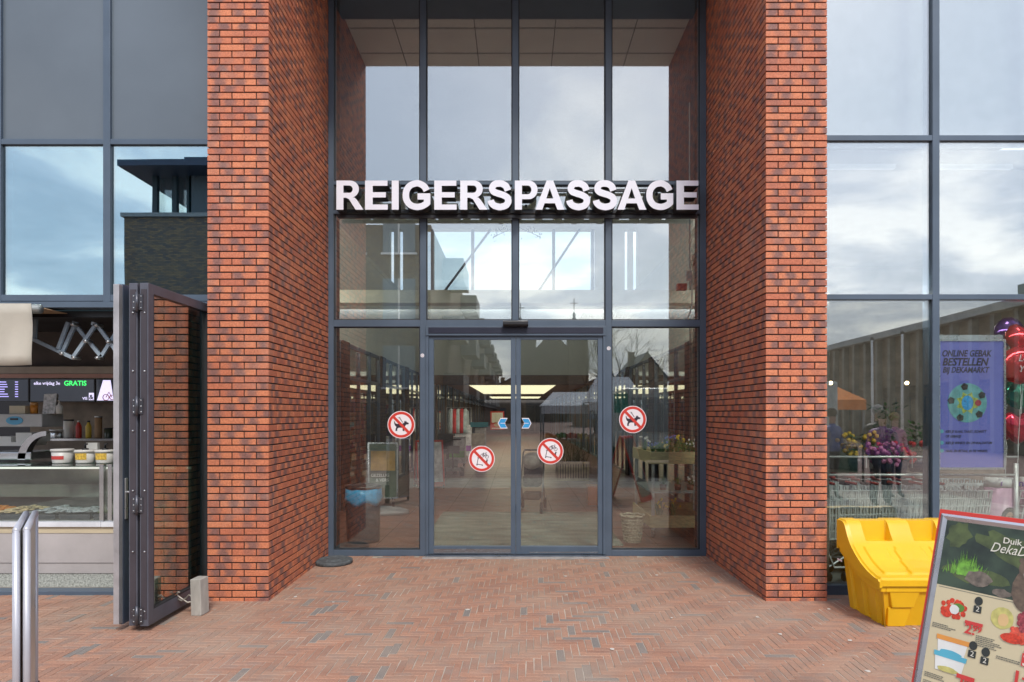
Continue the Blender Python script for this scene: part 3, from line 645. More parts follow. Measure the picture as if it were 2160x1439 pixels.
def sticker(px, py, kind, label, rad, y=-.033):
    z_ = 7.68; e_ = empty('prohibition_sticker', (ax(px, z_), 0, az(py, z_)), 0, label, 'sticker', 'prohibition stickers on the entrance glass')
    e_.location.y = -.012 if kind == 'dog' else -.0115
    m = MB(); flat(m, disc(rad, 0), -.0016); build(m, 'sticker_base', wh_s, e_)
    m = MB(); ring(m, rad*.76, rad*.95, -.0028); build(m, 'red_ring', red_s, e_)
    k = rad*.72
    m = MB()
    if kind == 'dog':
        flat(m, [(a*k*1.0+.0*k, b_*k*.95+.02*k) for a, b_ in DOG], -.0026)
        m.tube([(.16*k, -.0024, .22*k), (-.05*k, -.0024, .55*k), (-.16*k, -.0024, .72*k)], .004, 5); m.lathe([(.0,.0),(.011,.0),(.011,.0012),(0,.0012)], (-.18*k, -.003, .74*k), 10)
    else:
        for cx_, cz_ in ((.06,.34),(.56,.22)):
            ring_ = [(cx_*k+.17*k*math.cos(a), -.0024, cz_*k+.17*k*math.sin(a)) for a in [i*math.pi/8 for i in range(17)]]; m.tube(ring_, .0028, 5)
        for a, b_ in (((.06,.34),(.16,.62)),((.16,.62),(.46,.55)),((.46,.55),(.30,.28)),((.30,.28),(.16,.62)),((.30,.28),(.06,.34)),((.46,.55),(.56,.22)),((.42,.70),(.52,.62))): m.tube([(a[0]*k,-.0024,a[1]*k),(b_[0]*k,-.0024,b_[1]*k)], .003, 5)
        for a, b_ in (((-.36,.10),(-.50,-.56)),((-.50,-.56),(.02,-.64)),((-.46,.12),(-.26,.08))): m.tube([(a[0]*k,-.0024,a[1]*k),(b_[0]*k,-.0024,b_[1]*k)], .0042, 5)
        for cx_, cz_ in ((-.5,-.64),(.06,-.68)): flat(m, [(cx_*k+.07*k*math.cos(a), cz_*k+.07*k*math.sin(a)) for a in [i*math.pi/5 for i in range(10)]], -.0026)
        flat(m, [(.36*k,-.36*k),(.62*k,-.42*k),(.60*k,-.22*k),(.70*k,-.12*k),(.52*k,-.04*k),(.50*k,-.20*k),(.34*k,-.26*k)], -.0026)
    build(m, 'pictogram', ink, e_)
    m = MB(); c45 = .68*rad; w_ = rad*.10
    flat(m, [(-c45-w_*.2, c45-w_*1.0+.0), (-c45+w_*1.2, c45+w_*.4), (c45+w_*.2, -c45+w_*1.0), (c45-w_*1.2, -c45-w_*.4)], -.0036); build(m, 'red_bar', red_s, e_)
sticker(846, 896, 'dog', 'round no dogs sticker on the fixed pane left of the sliding doors', .162)
sticker(1335, 885, 'dog', 'round no dogs sticker on the fixed pane right of the sliding doors', .162)
sticker(1016, 968, 'bike', 'round no bicycles or scooters sticker on the left sliding door', .155)
sticker(1161, 952, 'bike', 'round no bicycles or scooters sticker on the right sliding door', .155)
blue_s = mat('arrow_blue', (.03,.30,.62), rough=.4)
for px, sg, lb in ((1061, -1, 'small blue arrow sticker at the closing edge of the left sliding door'), (1110, 1, 'small blue arrow sticker at the closing edge of the right sliding door')):
    e_ = empty('arrow_sticker', (ax(px, 7.68), -.0112, az(893, 7.68)), 0, lb, 'sticker', 'arrow stickers')
    m = MB(); P = [(-.055,.062),(.03,.062),(.062,0),(.03,-.062),(-.055,-.062),(-.02,0)]; flat(m, [(sg*a, b_) for a, b_ in P], -.0012); build(m, 'white_edge', wh_s, e_)
    m = MB(); flat(m, [(sg*(a*.84+.001), b_*.84) for a, b_ in P], -.0024); build(m, 'blue_field', blue_s, e_)
    m = MB(); m.box(-.03, .03, -.0030, -.0026, -.003, .003); build(m, 'white_line', wh_s, e_)
for px, py, lb in ((891, 750, 'small round white sticker on the frame post left of the sliding doors'), (1284, 735, 'small round white sticker on the frame post right of the sliding doors')):
    m = MB(); flat(m, disc(.022, 0, 20), -.0010); m.cur = 1; ring(m, .008, .013, -.0016, 16)
    o = build(m, 'round_sticker', [wh_s, mat('sticker_grey', (.2,.2,.22))]); o.location = (ax(px, D-.036), -.0365, az(py, D-.036)); tag(o, lb, 'sticker', 'frame stickers')
# ================================================================ dished rubber disc by the left pier
e_ = MB(); rad = .207
prof = [(.0,0),(rad-.005,0),(rad,.006),(rad,.034),(rad-.012,.042),(rad*.80,.043),(rad*.76,.037),(rad*.45,.034),(rad*.40,.046),(rad*.25,.048),(0,.048)]
e_.lathe(prof, (0,0,0), 48)
o = build(e_, 'rubber_disc', mat('weathered_cast', (.075,.085,.09), rough=.75, var=.45, vscale=25, bump=1.0, bscale=50, dirt=.3)); p_ = at(704, 1188, 7.30); o.location = (p_.x, p_.y, .004)
tag(o, 'thick round dark grey disc lying on the paving beside the left brick pier', 'disc')
# ================================================================ concrete post and door hook
conc = mat('concrete_post', (.40,.38,.34), rough=.9, var=.18, vscale=14, bump=.8, bscale=90, dirt=.25, stretch=(1,1,.4))
m = MB(); m.box(-.045,.045,-.06,.06,0,.305); o = build(m, 'concrete_post', conc, None, bevel=.006); o.location = (-2.665, 5.46-D, 0); o.rotation_euler = (R(1), R(-1), R(-6)); tag(o, 'short weathered concrete post standing in front of the folding door', 'post')
hk = empty('door_hold_hook', (-2.74, 5.44-D, .13), 0, 'rusty metal hold-open catch between the folding door and the concrete post', 'door catch')
st = mat('galvanised_old', (.36,.33,.29), rough=.5, metal=.6, var=.35, vscale=30, dirt=.5)
m = MB(); m.tube([(.03,0,-.02),(-.02,0,-.03),(-.08,.0,.01),(-.11,0,.035),(-.10,0,.06),(-.085,0,.055)], .008, 8); build(m, 'hook_arm', st, hk)
m = MB(); m.tube([(.03,0,.01),(-.01,0,.035),(-.03,0,.01),(-.07,0,-.015),(-.10,0,.0)], .007, 8); build(m, 'latch', st, hk)
m = MB(); m.box(-.12,-.105,-.02,.02,-.03,.04); build(m, 'wall_plate', mat('rust', (.22,.09,.045), rough=.8), hk)
# ================================================================ folding door stack
fd = mat('folding_frame_dark', (.085,.088,.11), rough=.42, var=.2, vscale=4, dirt=.2)
fblue = mat('folding_frame_blue', (.065,.085,.125), rough=.38, var=.08)
Y0, Y1 = 5.0-D, 6.04-D
door = empty('folding_door', (0,0,0)); door.parent = bld
tag(door, 'glass folding door leaves folded back against the left pier')
def leaf(x0, x1, y0, y1, z0, z1, mm, w=.075, glassy=True):
    m = MB(); m.box(x0, x1, y0, y0+w, z0, z1); m.box(x0, x1, y1-w, y1, z0, z1); m.box(x0+.001, x1-.001, y0+w, y1-w, z0, z0+.11); m.box(x0+.001, x1-.001, y0+w, y1-w, z1-w, z1)
    o = build(m, 'door_leaf', mm, door, bevel=.003)
    xm = (x0+x1)/2
    g_ = MB(); g_.box(xm-.006, xm+.006, y0+w, y1-w, z0+.11, z1-w); build(g_, 'leaf_pane', glass('folding_door_glass', .18, tint=(.80,.90,.86), power=2.6), door)
    g_ = MB(); 
    for yy in (y0+w, y1-w-.012): g_.box(x0+.003, x1-.003, yy, yy+.012, z0+.11, z1-w)
    g_.box(x0+.003, x1-.003, y0+w+.012, y1-w-.012, z0+.11, z0+.122); build(g_, 'leaf_gasket', MATS['gasket'], door)
    return o
leaf(-2.905, -2.840, Y0, Y1, .045, 2.69, fd)                 # leaf next to the pier
leaf(-2.995, -2.930, Y0+.01, Y1, .045, 2.69, fd)
leaf(-3.112, -3.062, Y0+.045, Y1-.02, .045, 2.69, fblue, w=.085)
m = MB(); m.box(-3.108, -3.064, Y0-.004, Y0+.0445, .06, 2.68); build(m, 'edge_profile', mat('edge_alu', (.45,.44,.45), rough=.4, metal=.5, var=.15, dirt=.3), door, bevel=.003)
m = MB()
for x in (-2.8725, -2.9625): m.box(x-.022, x+.022, Y0-.004+(.01 if x < -2.9 else 0), Y0+(.01 if x < -2.9 else 0)-.0005, .10, 2.64)
build(m, 'edge_strip', mat('edge_brown', (.05,.042,.05), rough=.5), door)
m = MB()
for x in (-2.8725, -2.9625):
    for z in (.16,.62,1.09,1.55,2.01,2.46): m.tube([(x+.006, Y0-.008, z), (x+.006, Y0+.0, z)], .006, 10)
build(m, 'screw', alu_lt, door)
for z in (.13, .98, 1.74, 2.54):
    h_ = MB(); xc = -2.9175
    h_.tube([(xc, Y0-.018, z-.075), (xc, Y0-.018, z+.075)], .011, 12); h_.box(xc-.04, xc+.04, Y0-.012, Y0-.0045, z-.06, z+.06)
    h_.cur = 1
    for dx in (-.028, .028):
        for dz in (-.045, 0, .045): h_.tube([(xc+dx, Y0-.015, z+dz), (xc+dx, Y0-.012, z+dz)], .005, 8)
    build(h_, 'hinge', [mat('hinge_dark', (.10,.10,.115), rough=.35, metal=.6), alu_lt], door)
h_ = MB()
h_.box(-3.0615, -3.050, Y0+.06, Y0+.09, .86, 1.18); h_.tube([(-3.055, Y0+.075, 1.07), (-3.015, Y0+.075, 1.07)], .010, 10); h_.tube([(-3.015, Y0+.075, 1.03), (-3.015, Y0+.078, 1.20)], .011, 10)
build(h_, 'door_handle', alu_lt, door, bevel=.003)
# ================================================================ yellow grit bin
yl = mat('yellow_plastic', (.80,.46,.012), rough=.38, var=.07, vscale=3, spec=.45, dirt=.16, bump=.15, bscale=300, sub=.05)
bx0, bx1 = 2.825, 3.72; yb = 5.72-D; yf = 5.06-D
gb = empty('grit_bin', ((bx0+bx1)/2, (yb+yf)/2, 0), 0, 'yellow plastic grit bin with a sloping lid against the right shop window', 'grit bin')
Wb = (bx1-bx0); Db = yb-yf; hw = Wb/2; hd = Db/2
def lerp(a, b_, t_): return a+(b_-a)*t_
# profile of the lid in side view: y from back (+hd) to front (-hd), z
LP = [(hd, .765),(hd-.10,.765),(hd-.135,.745),(hd-.18,.655),(hd-.235,.585),(hd-.31,.525),(hd-.40,.470),(hd-.50,.430),(hd-.60,.405),(-hd-.02,.400)]
m = MB(); m.sm = False
# body: tapered tub following the lid edge
def zedge(y):
    P = [(hd,.52),(hd-.12,.46),(hd-.28,.385),(hd-.42,.345),(-hd-.03,.335)]
    for (a, za), (b_, zb_) in zip(P[:-1], P[1:]):
        if y <= a and y >= b_: return lerp(za, zb_, (a-y)/(a-b_))
    return .335
ys_ = [hd, hd-.12, hd-.28, hd-.42, -hd+.0]
tp = .045
# left and right sides with vertical flutes, front with two feet
def side_panel(sx_):
    n = 24; vs = []; 
    for i in range(n+1):
        t_ = i/n; yt = lerp(hd-.02, -hd+.01, t_); yb_ = lerp(hd-.06, -hd+.05, t_)
        fl2 = (.022 if (i % 8) in (4,5,6) else 0)
        xt = hw-.03; xb = hw-.03-tp-fl2*1.2
        vs.append((sx_*(xt-fl2*.4), yt, zedge(yt)-.01)); vs.append((sx_*xb, yb_, 0))
    return vs, [(2*i, 2*i+1, 2*i+3, 2*i+2) for i in range(n)]
for sx_ in (-1, 1): v_, f_ = side_panel(sx_); m.add(v_, f_)
# front wall: recessed middle with two tapered legs
def fx(x): return x
zt = .335
segs = [(-hw+.075,-hw+.20),( -hw+.20,-.12),(-.12,.12),(.12,hw-.20),(hw-.20,hw-.075)]
yt = -hd+.01; ybm = -hd+.05
m.add([(-hw+.03,yt,zt),(hw-.03,yt,zt),(hw-.07,ybm+.05,.0),(-hw+.07,ybm+.05,.0)], [(0,1,2,3)])
for cx_ in (-hw+.20, hw-.20):
    # stepped foot block
    m.add([(cx_-.13,yt-.012,zt),(cx_+.13,yt-.012,zt),(cx_+.085,ybm-.02,.16),(cx_-.085,ybm-.02,.16),(cx_-.13,yt+.05,zt),(cx_+.13,yt+.05,zt),(cx_+.085,ybm+.06,.16),(cx_-.085,ybm+.06,.16)], [(0,1,2,3),(0,3,7,4),(1,5,6,2),(3,2,6,7)])
    m.add([(cx_-.11,ybm-.006,.158),(cx_+.075,ybm-.006,.158),(cx_+.04,ybm+.02,.0),(cx_-.10,ybm+.02,.0),(cx_-.11,ybm+.08,.158),(cx_+.075,ybm+.08,.158),(cx_+.04,ybm+.09,.0),(cx_-.10,ybm+.09,.0)], [(0,1,2,3),(0,3,7,4),(1,5,6,2),(3,2,6,7),(0,1,5,4)])
m.box(-hw+.08, hw-.08, hd-.10, hd-.06, .0, .5); m.box(-hw+.08, hw-.08, -hd+.10, hd-.07, .0, .02)
build(m, 'bin_body', yl, gb, bevel=.006)
# rim under the lid: swept band
def band(name, zo_top, zo_bot, out_, xin=0):
    m = MB(); P = [(hd, 0), (hd-.10, 0), (hd-.16,0), (hd-.22,0), (hd-.30,0), (hd-.38,0), (hd-.46,0), (hd-.56,0), (-hd-.01-out_, 0)]
    for sx_ in (-1, 1):
        vs = []; fs = []
        for i, (y, _) in enumerate(P):
            zt_ = zo_top(y); zb_ = zo_bot(y)
            vs += [(sx_*(hw-.05), y, zt_), (sx_*(hw+out_), y, zt_), (sx_*(hw+out_), y, zb_), (sx_*(hw-.05), y, zb_)]
        for i in range(len(P)-1):
            for k in range(4): fs.append((i*4+k, i*4+(k+1)%4, (i+1)*4+(k+1)%4, (i+1)*4+k))
        fs.append((0,1,2,3)); fs.append(tuple(4*(len(P)-1)+k for k in (3,2,1,0))); m.add(vs, fs)
    y = -hd-.01-out_; m.box(-hw+.049, hw-.049, y, y+.06, zo_bot(y), zo_top(y))
    return m
def ztop(y):
    for (a, za), (b_, zb_) in zip(LP[:-1], LP[1:]):
        if y <= a+1e-6 and y >= b_-1e-6: return lerp(za, zb_, (a-y)/(a-b_))
    return .400
build(band('rim', lambda y: min(ztop(y)-.055, zedge(max(-hd,y))+.012), lambda y: min(ztop(y)-.055, zedge(max(-hd,y))+.012)-.058, -.010), 'rim', yl, gb, bevel=.008)
# lid: a surface with raised ribs and two hinge pockets
nx, NYP = 72, []
for (a, za), (b_, zb_) in zip(LP[:-1], LP[1:]):
    st_ = max(2, int(abs(a-b_)/.012))
    for k in range(st_): NYP.append((lerp(a, b_, k/st_), 0))
NYP.append((LP[-1][0], 0))
def smooth_z(y): return (ztop(min(hd,y+.018))+ztop(y)*2+ztop(max(-hd-.02,y-.018)))/4
vs = []; fs = []
for (y, _) in NYP:
    for i in range(nx+1):
        x = lerp(-hw-.012, hw+.012, i/nx); z = smooth_z(y)
        # pockets at the back top
        for pc in (-hw*.46, hw*.46):
            if abs(x-pc) < hw*.235 and y > hd-.215: z = min(z, .595) if y < hd-.11 else .758
        # raised panels
        ed = abs(abs(x)-hw*.62) < .09 and y < hd-.27 and y > -hd+.08
        if ed: z += .013
        if abs(x) < .11+.12*max(0, (hd-.25-y)) and y < hd-.26 and y > -hd+.08: z += .013
        if abs(x) > hw-.012: z -= .012
        if y < -hd-.005: z -= .014
        vs.append((x, y, z))
W1 = nx+1; nyy = len(NYP)
for j in range(nyy-1):
    for i in range(nx): fs.append((j*W1+i, (j+1)*W1+i, (j+1)*W1+i+1, j*W1+i+1))
# skirt
base = len(vs)
per = [j*W1 for j in range(nyy)]+[(nyy-1)*W1+i for i in range(1, W1)]+[j*W1+nx for j in range(nyy-2, -1, -1)]
for k in per: x, y, z = vs[k]; vs.append((x, y, min(z-.045, zedge(min(y, hd))+.018) if abs(x) > hw-.0 and y > -hd+.03 else z-.045))
for k in range(len(per)-1): fs.append((per[k], per[k+1], base+k+1, base+k))
bk = [i for i in range(W1)]
m = MB(); m.sm = True; m.add(vs, fs); m.sm = False
m.box(-hw-.01, hw+.01, hd-.012, hd+.004, .50, .745)
o = build(m, 'lid', yl, gb); 
if hasattr(o.data, 'set_sharp_from_angle'): o.data.set_sharp_from_angle(angle=R(32))
cq = text('C', .05, mat('moulded_dark', (.12,.07,.01)), 'lid_mark', gb, (hw*.42, -hd+.10, .418), (R(12),0,0))
m = MB(); m.box(-hw-.0165, -hw-.0165+.003, hd-.10, hd-.02, .40, .415); build(m, 'label_strip', wh_s, gb)
# ================================================================ red-framed offer board, right foreground
redf = mat('red_frame', (.62,.035,.02), rough=.38, var=.06)
silver = mat('silver_profile', (.58,.60,.64), rough=.28, metal=.75, var=.06)
Bx = Vector((.48, -.877, 0)); 
Bn = Vector((-.877, -.48, 0)); lean = math.atan(.30)
bo = empty('offer_board', (1.945-.877*.3*1.24, 2.99-.48*.3*1.24-D, 0.0), 0, 'red and silver framed pavement board with a supermarket offer poster, leaning back, nearest the camera', 'pavement sign')
# local frame of the panel: u along the board, v up the board, w out of its face
up = Vector((.877*.3, .48*.3, 1)).normalized(); u_ = Bx.normalized(); w_ = u_.cross(up).normalized()
if w_.dot(Bn) < 0: w_ = -w_
M3 = Matrix((u_, up, w_)).transposed().to_4x4(); M3.translation = Vector((0,0,0))
def bpart(): m = MB(); m.M = M3; return m
BW, BH = .66, 1.245/up.z
m = bpart()
m.box(0,BW,0,.0-.0+.035,-.03,.0); m.box(0,BW,BH-.035+.0,BH,-.03,0); m.box(0,.012,.035,BH-.035,-.03,0); m.box(BW-.012,BW,.035,BH-.035,-.03,0)
build(m, 'outer_frame', redf, bo, bevel=.002)
def picture_frame(m, x0, x1, y0, y1, w, z0, z1):
    O = [(x0,y0),(x1,y0),(x1,y1),(x0,y1)]; I = [(x0+w,y0+w),(x1-w,y0+w),(x1-w,y1-w),(x0+w,y1-w)]; Mi = [(x0+w*.4,y0+w*.4),(x1-w*.4,y0+w*.4),(x1-w*.4,y1-w*.4),(x0+w*.4,y1-w*.4)]
    for i in range(4):
        j = (i+1)%4
        m.add([(*O[i],z0),(*O[j],z0),(*O[j],z0+(z1-z0)*.5),(*O[i],z0+(z1-z0)*.5),(*Mi[i],z1),(*Mi[j],z1),(*I[j],z0+.001),(*I[i],z0+.001)], [(0,1,2,3),(3,2,5,4),(4,5,6,7)])
m = bpart(); picture_frame(m, .0125, BW-.0125, .036, BH-.0195, .028, -.001, .010); build(m, 'silver_frame', silver, bo, fixn=False)
# rear leaf of the board
m = MB(); b0 = M3 @ Vector((0,BH,-.031)); b1 = M3 @ Vector((BW,BH,-.031)); off = Vector((.36,.19,0))
f0 = Vector((b0.x+off.x, b0.y+off.y, .0)); f1 = Vector((b1.x+off.x, b1.y+off.y, .0))
m.add([b0,b1,f1,f0,b0+Vector((.02,.01,0)),b1+Vector((.02,.01,0)),f1+Vector((.02,.01,0)),f0+Vector((.02,.01,0))], [(0,1,2,3),(4,7,6,5),(0,4,5,1),(1,5,6,2),(2,6,7,3),(3,7,4,0)]); rl = build(m, 'rear_leaf', redf, bo)
m = MB(); nrm_ = (b1-b0).cross(f0-b0).normalized()
if nrm_.x < 0: nrm_ = -nrm_
def q4(s_, t_): return b0.lerp(b1, s_).lerp(f0.lerp(f1, s_), t_)+nrm_*.027
m.add([q4(.06,.04),q4(.94,.04),q4(.94,.93),q4(.06,.93)], [(0,1,2,3)]); build(m, 'rear_poster', mat('rear_poster_dark', (.10,.10,.085), rough=.4, var=.6, vscale=7), rl)
X0, X1, Yb, Yt = .040, BW-.040, .064, BH-.047
paper = mat('poster_cream', (.62,.53,.33), rough=.4, var=.02); green_d = mat('poster_forest', (.030,.048,.028), rough=.4, var=.7, vscale=9)
m = bpart(); m.box(X0,X1,Yb,Yt,-.004,.0012); po_ = build(m, 'poster', paper, bo)
PH = Yt-Yb
def pp(mb, poly, z, t_=.0004): mb.M = M3; mb.prism(poly, z, z+t_, 'z')
def px2(a, b_): return (X0+a*(X1-X0)*.84, Yt-b_*(X1-X0))        # poster coordinates in widths from the top left
def blob(mb, a, b_, ra, rb, z, n=18, jit=.12, rot=0):
    P = []
    for i in range(n):
        t_ = 2*math.pi*i/n; k = 1+random.uniform(-jit, jit); x, y = ra*k*math.cos(t_), rb*k*math.sin(t_)
        P.append(px2(a+x*math.cos(rot)-y*math.sin(rot), b_+x*math.sin(rot)+y*math.cos(rot)))
    pp(mb, P, z)
def rectp(mb, a0, b0_, a1, b1_, z): pp(mb, [px2(a0,b0_),px2(a1,b0_),px2(a1,b1_),px2(a0,b1_)], z)
m = MB(); rectp(m, 0,0,1.19,.50,.0014); build(m, 'poster_picture', green_d, po_)
m = MB(); blob(m, .62,.18,.34,.10,.0019,24,.2,.3); blob(m, .12,.10,.10,.10,.0019,18,.2); blob(m,.30,.38,.25,.06,.0019,18,.2); build(m, 'mossy_bank', mat('poster_moss', (.075,.10,.03), rough=.4, var=.6, vscale=15), po_)
m = MB()
for i in range(170):
    a = random.gauss(.22,.07); b_ = .40-abs(random.gauss(0,.02)); h_ = random.uniform(.05,.17)*(1-abs(a-.22)*3 if abs(a-.22)<.25 else .3); t_ = random.gauss(0,.02)
    pp(m, [px2(a-.004,b_), px2(a+.004,b_), px2(a+t_,b_-h_)], .0024+.000002*i, .0001)
build(m, 'grass_tuft', mat('poster_grass', (.16,.38,.04), rough=.4, var=.5, vscale=30), po_)
m = MB(); blob(m,.33,.40,.11,.055,.0030,16,.12); blob(m,.52,.47,.07,.03,.0030,14,.15); build(m, 'rock', mat('poster_rock', (.16,.13,.10), rough=.5, var=.5, vscale=40), po_)
# an otter's head and shoulders at the right of the poster picture
m = MB(); blob(m,.70,.42,.11,.15,.0032,26,.03); blob(m,.72,.27,.10,.085,.0036,26,.02); blob(m,.635,.215,.02,.02,.0040,10,0); blob(m,.805,.215,.02,.02,.0040,10,0); build(m, 'otter', mat('poster_otter', (.13,.09,.06), rough=.5, var=.3, vscale=60), po_)
m = MB(); blob(m,.72,.31,.06,.045,.0045,20,.03); build(m, 'otter_muzzle', mat('poster_otter_pale', (.50,.44,.36), rough=.5, var=.2, vscale=60), po_)
m = MB(); blob(m,.72,.288,.02,.013,.0051,12,0); blob(m,.675,.262,.009,.009,.0051,10,0); blob(m,.765,.262,.009,.009,.0051,10,0); build(m, 'otter_nose', ink, po_)
def ptext(s, a, b_, size, mtl, bold=0, shear=0, z=.0055, sx=1, nm='poster_text'):
    o = text(s, size, mtl, nm, po_, bold=bold, shear=shear, ext=.0002); p = px2(a, b_)
    wv = M3.to_3x3(); side_ = Vector((0,0,1))
    # text plane: x along u, y along up; keep right handed
    o.matrix_local = Matrix.Translation(M3 @ Vector((p[0], p[1], z))) @ M3.to_3x3().to_4x4() @ Matrix.Diagonal((sx,1,1,1))
    return o
cream_t = mat('poster_text_cream', (.75,.72,.60), rough=.4); red_t = mat('poster_text_red', (.62,.04,.03), rough=.4); grey_t = mat('poster_text_grey', (.12,.12,.10), rough=.5)
ptext('Duik in Actie', .475, .112, .035, cream_t, bold=.014); ptext('DekaDier', .385, .185, .058, cream_t, shear=.35, sx=.8)
m = MB(); rectp(m,.02,.512,.98,.515,.0018); build(m, 'poster_rule', grey_t, po_)
# offers: photo spots with price flags
def offer(a, b_, price, cents, cols, box=False):
    m = MB()
    k = 0
    for (dx, dy, ra, rb, c_) in cols:
        mm = MB()
        if ra*rb > .003 and c_ is not mel:
            for q in range(26):
                aa, rr_ = random.random()*6.28, math.sqrt(random.random()); blob(mm, a+dx+ra*rr_*math.cos(aa)*.85, b_+dy+rb*rr_*math.sin(aa)*.85, .020, .020, .0020+.0005*k+.000015*q, 9, .1)
        else: blob(mm, a+dx, b_+dy, ra, rb, .0020+.0005*k, 16, .06)
        build(mm, 'product_picture', c_, po_); k += 1
    if box: mm = MB(); rectp(mm, a+.11, b_+.065, a+.25, b_+.15, .0050); build(mm, 'price_flag', red_t, po_)
    else: mm = MB(); rectp(mm, a+.11, b_+.055, a+.25, b_+.078, .0050); build(mm, 'price_flag', red_t, po_)
    ptext(price, a+.115, b_+.145, .058, cream_t if box else red_t, bold=.02); ptext(cents, a+.175, b_+.12, .036, cream_t if box else red_t, bold=.02)
tom = mat('p_tomato', (.60,.05,.02), var=.4, vscale=90); mel = mat('p_melon', (.55,.50,.16), var=.2, vscale=40); mel2 = mat('p_melon_in', (.72,.48,.22)); wmel = mat('p_watermelon', (.65,.09,.05), var=.4, vscale=90)
lfg = mat('p_leaf', (.10,.25,.04)); blu = mat('p_tub_blue', (.10,.42,.55)); orn = mat('p_tub_orange', (.72,.30,.06)); pw = mat('p_white', (.75,.75,.7)); bk_ = mat('p_black', (.03,.035,.03))
offer(.17,.66,'2.','99',[(0,0,.115,.085,tom),(.04,-.02,.05,.03,lfg),(-.05,.03,.05,.04,tom),(.01,.0,.04,.035,pw)])
offer(.62,.68,'2.','49',[(-.07,-.04,.085,.075,mel),(-.06,-.03,.04,.045,mel2),(.06,.05,.10,.05,wmel),(.10,-.05,.06,.07,mat('p_pome',(.30,.05,.06),var=.6,vscale=120)),(0.02,.08,.08,.035,tom)])
offer(.62,.77,'3.','99',[], True)
offer(.98,.66,'4.','99',[(-.02,0,.09,.07,lfg),(.04,.03,.07,.05,pw)])
for q in range(0):
    mm = MB(); rectp(mm,.02+.34*q,.905,.30+.34*q,.908,.0030); build(mm, 'poster_rule', grey_t, po_)
for dy, c1, c2 in ((-.12,orn,pw),(.0,blu,pw)):
    mm = MB(); pp(mm, [px2(.08,1.0+dy),px2(.33,1.0+dy),px2(.31,1.12+dy),px2(.10,1.12+dy)], .0028+dy*.004); build(mm, 'product_tub', c2, po_)
    mm = MB(); pp(mm, [px2(.07,.985+dy),px2(.34,.985+dy),px2(.335,1.02+dy),px2(.075,1.02+dy)], .0036+dy*.004); build(mm, 'tub_lid', c1, po_)
    mm = MB(); blob(mm,.20,1.10+dy,.09,.02,.0042+dy*.004); build(mm, 'tub_label', blu if dy else mel, po_)
mm = MB(); rectp(mm,.28,1.10,.42,1.13,.0052); build(mm, 'price_flag', red_t, po_); ptext('1.', .295,1.20,.058,red_t,bold=.02); ptext('99', .345,1.17,.036,red_t,bold=.02)
ptext('1+1', .68, 1.04, .066, red_t, bold=.03); mm = MB(); rectp(mm,.67,1.055,.87,1.095,.0050); build(mm, 'gratis_flag', red_t, po_); ptext('GRATIS', .68, 1.088, .03, cream_t, bold=.02)
for a, b_ in ((.36,.56),(.83,.58),(.37,.88),(.47,.90)):
    mm = MB(); blob(mm,a,b_,.032,.032,.0030,14,0); rectp(mm,a-.03,b_+.035,a+.03,b_+.085,.0030); build(mm, 'round_badge', bk_, po_)
    ptext('2', a-.012, b_+.075, .03, cream_t)
for a, b_, n_ in ((.02,.79,3),(.38,.80,6),(.02,1.16,3),(.55,.90,2),(.45,1.24,5),(.86,.80,5),(.84,1.0,3),(.02,1.22,2)):
    mm = MB()
    for i in range(n_):
        q = a; e_ = a+random.uniform(.12,.19)
        while q < e_: w9 = random.uniform(.006,.02); rectp(mm, q, b_+i*.013, q+w9, b_+i*.013+.0055, .0030); q += w9+.004
    build(mm, 'small_print', grey_t, po_)
for a, b_, c1 in ((.52,1.20,bk_),(.62,1.22,bk_),(.52,1.30,tom),(.63,1.31,mel)):
    mm = MB(); blob(mm,a,b_,.035,.022,.0034,14,.04); build(mm, 'product_picture', c1, po_)
for a, b_, c1 in ((.02,1.42,lfg),(.22,1.42,bk_)):
    mm = MB(); rectp(mm,a,b_,a+.18,b_+.2,.0034); build(mm, 'product_picture', c1, po_)
mm = MB(); rectp(mm,.84,1.08,1.0,1.36,.0044); build(mm, 'price_flag', red_t, po_); ptext('4', .86,1.22,.10,cream_t,bold=.02)
# ================================================================ silver folding board seen edge-on, left foreground
sb = empty('folding_board', (-2.13, 2.76-D, 0), 0, 'closed silver framed pavement board seen edge-on at the left front', 'pavement sign')
dv = Vector((-2.45+2.13, 3.24-2.76, 0)); dl = dv.length; sb.rotation_euler = (0,0,math.atan2(dv.y, dv.x))
sil2 = mat('satin_aluminium', (.50,.50,.54), rough=.42, metal=.4, var=.06)
for k, yy in enumerate((-.0, -.036)):
    m = MB(); Hh = 1.2; rr = .014
    m.tube([(rr, yy, .0), (rr, yy, Hh-rr)], rr, 14); m.tube([(dl-rr, yy, .0), (dl-rr, yy, Hh-rr)], rr, 14); m.tube([(0.004, yy, Hh-rr), (dl-.004, yy, Hh-rr)], rr, 14); m.tube([(rr, yy, .08), (dl-rr, yy, .08)], rr, 10)
    build(m, 'board_frame', sil2, sb)
    m = MB(); m.box(.022, dl-.022, yy-.004, yy+.004, .09, Hh-.022); build(m, 'board_panel', mat('board_panel_grey', (.42,.40,.34), rough=.3, var=.2), sb)
m = MB(); m.box(dl-.03, dl+.012, -.055, .03, 0, .34); build(m, 'rubber_foot', black, sb, bevel=.006)
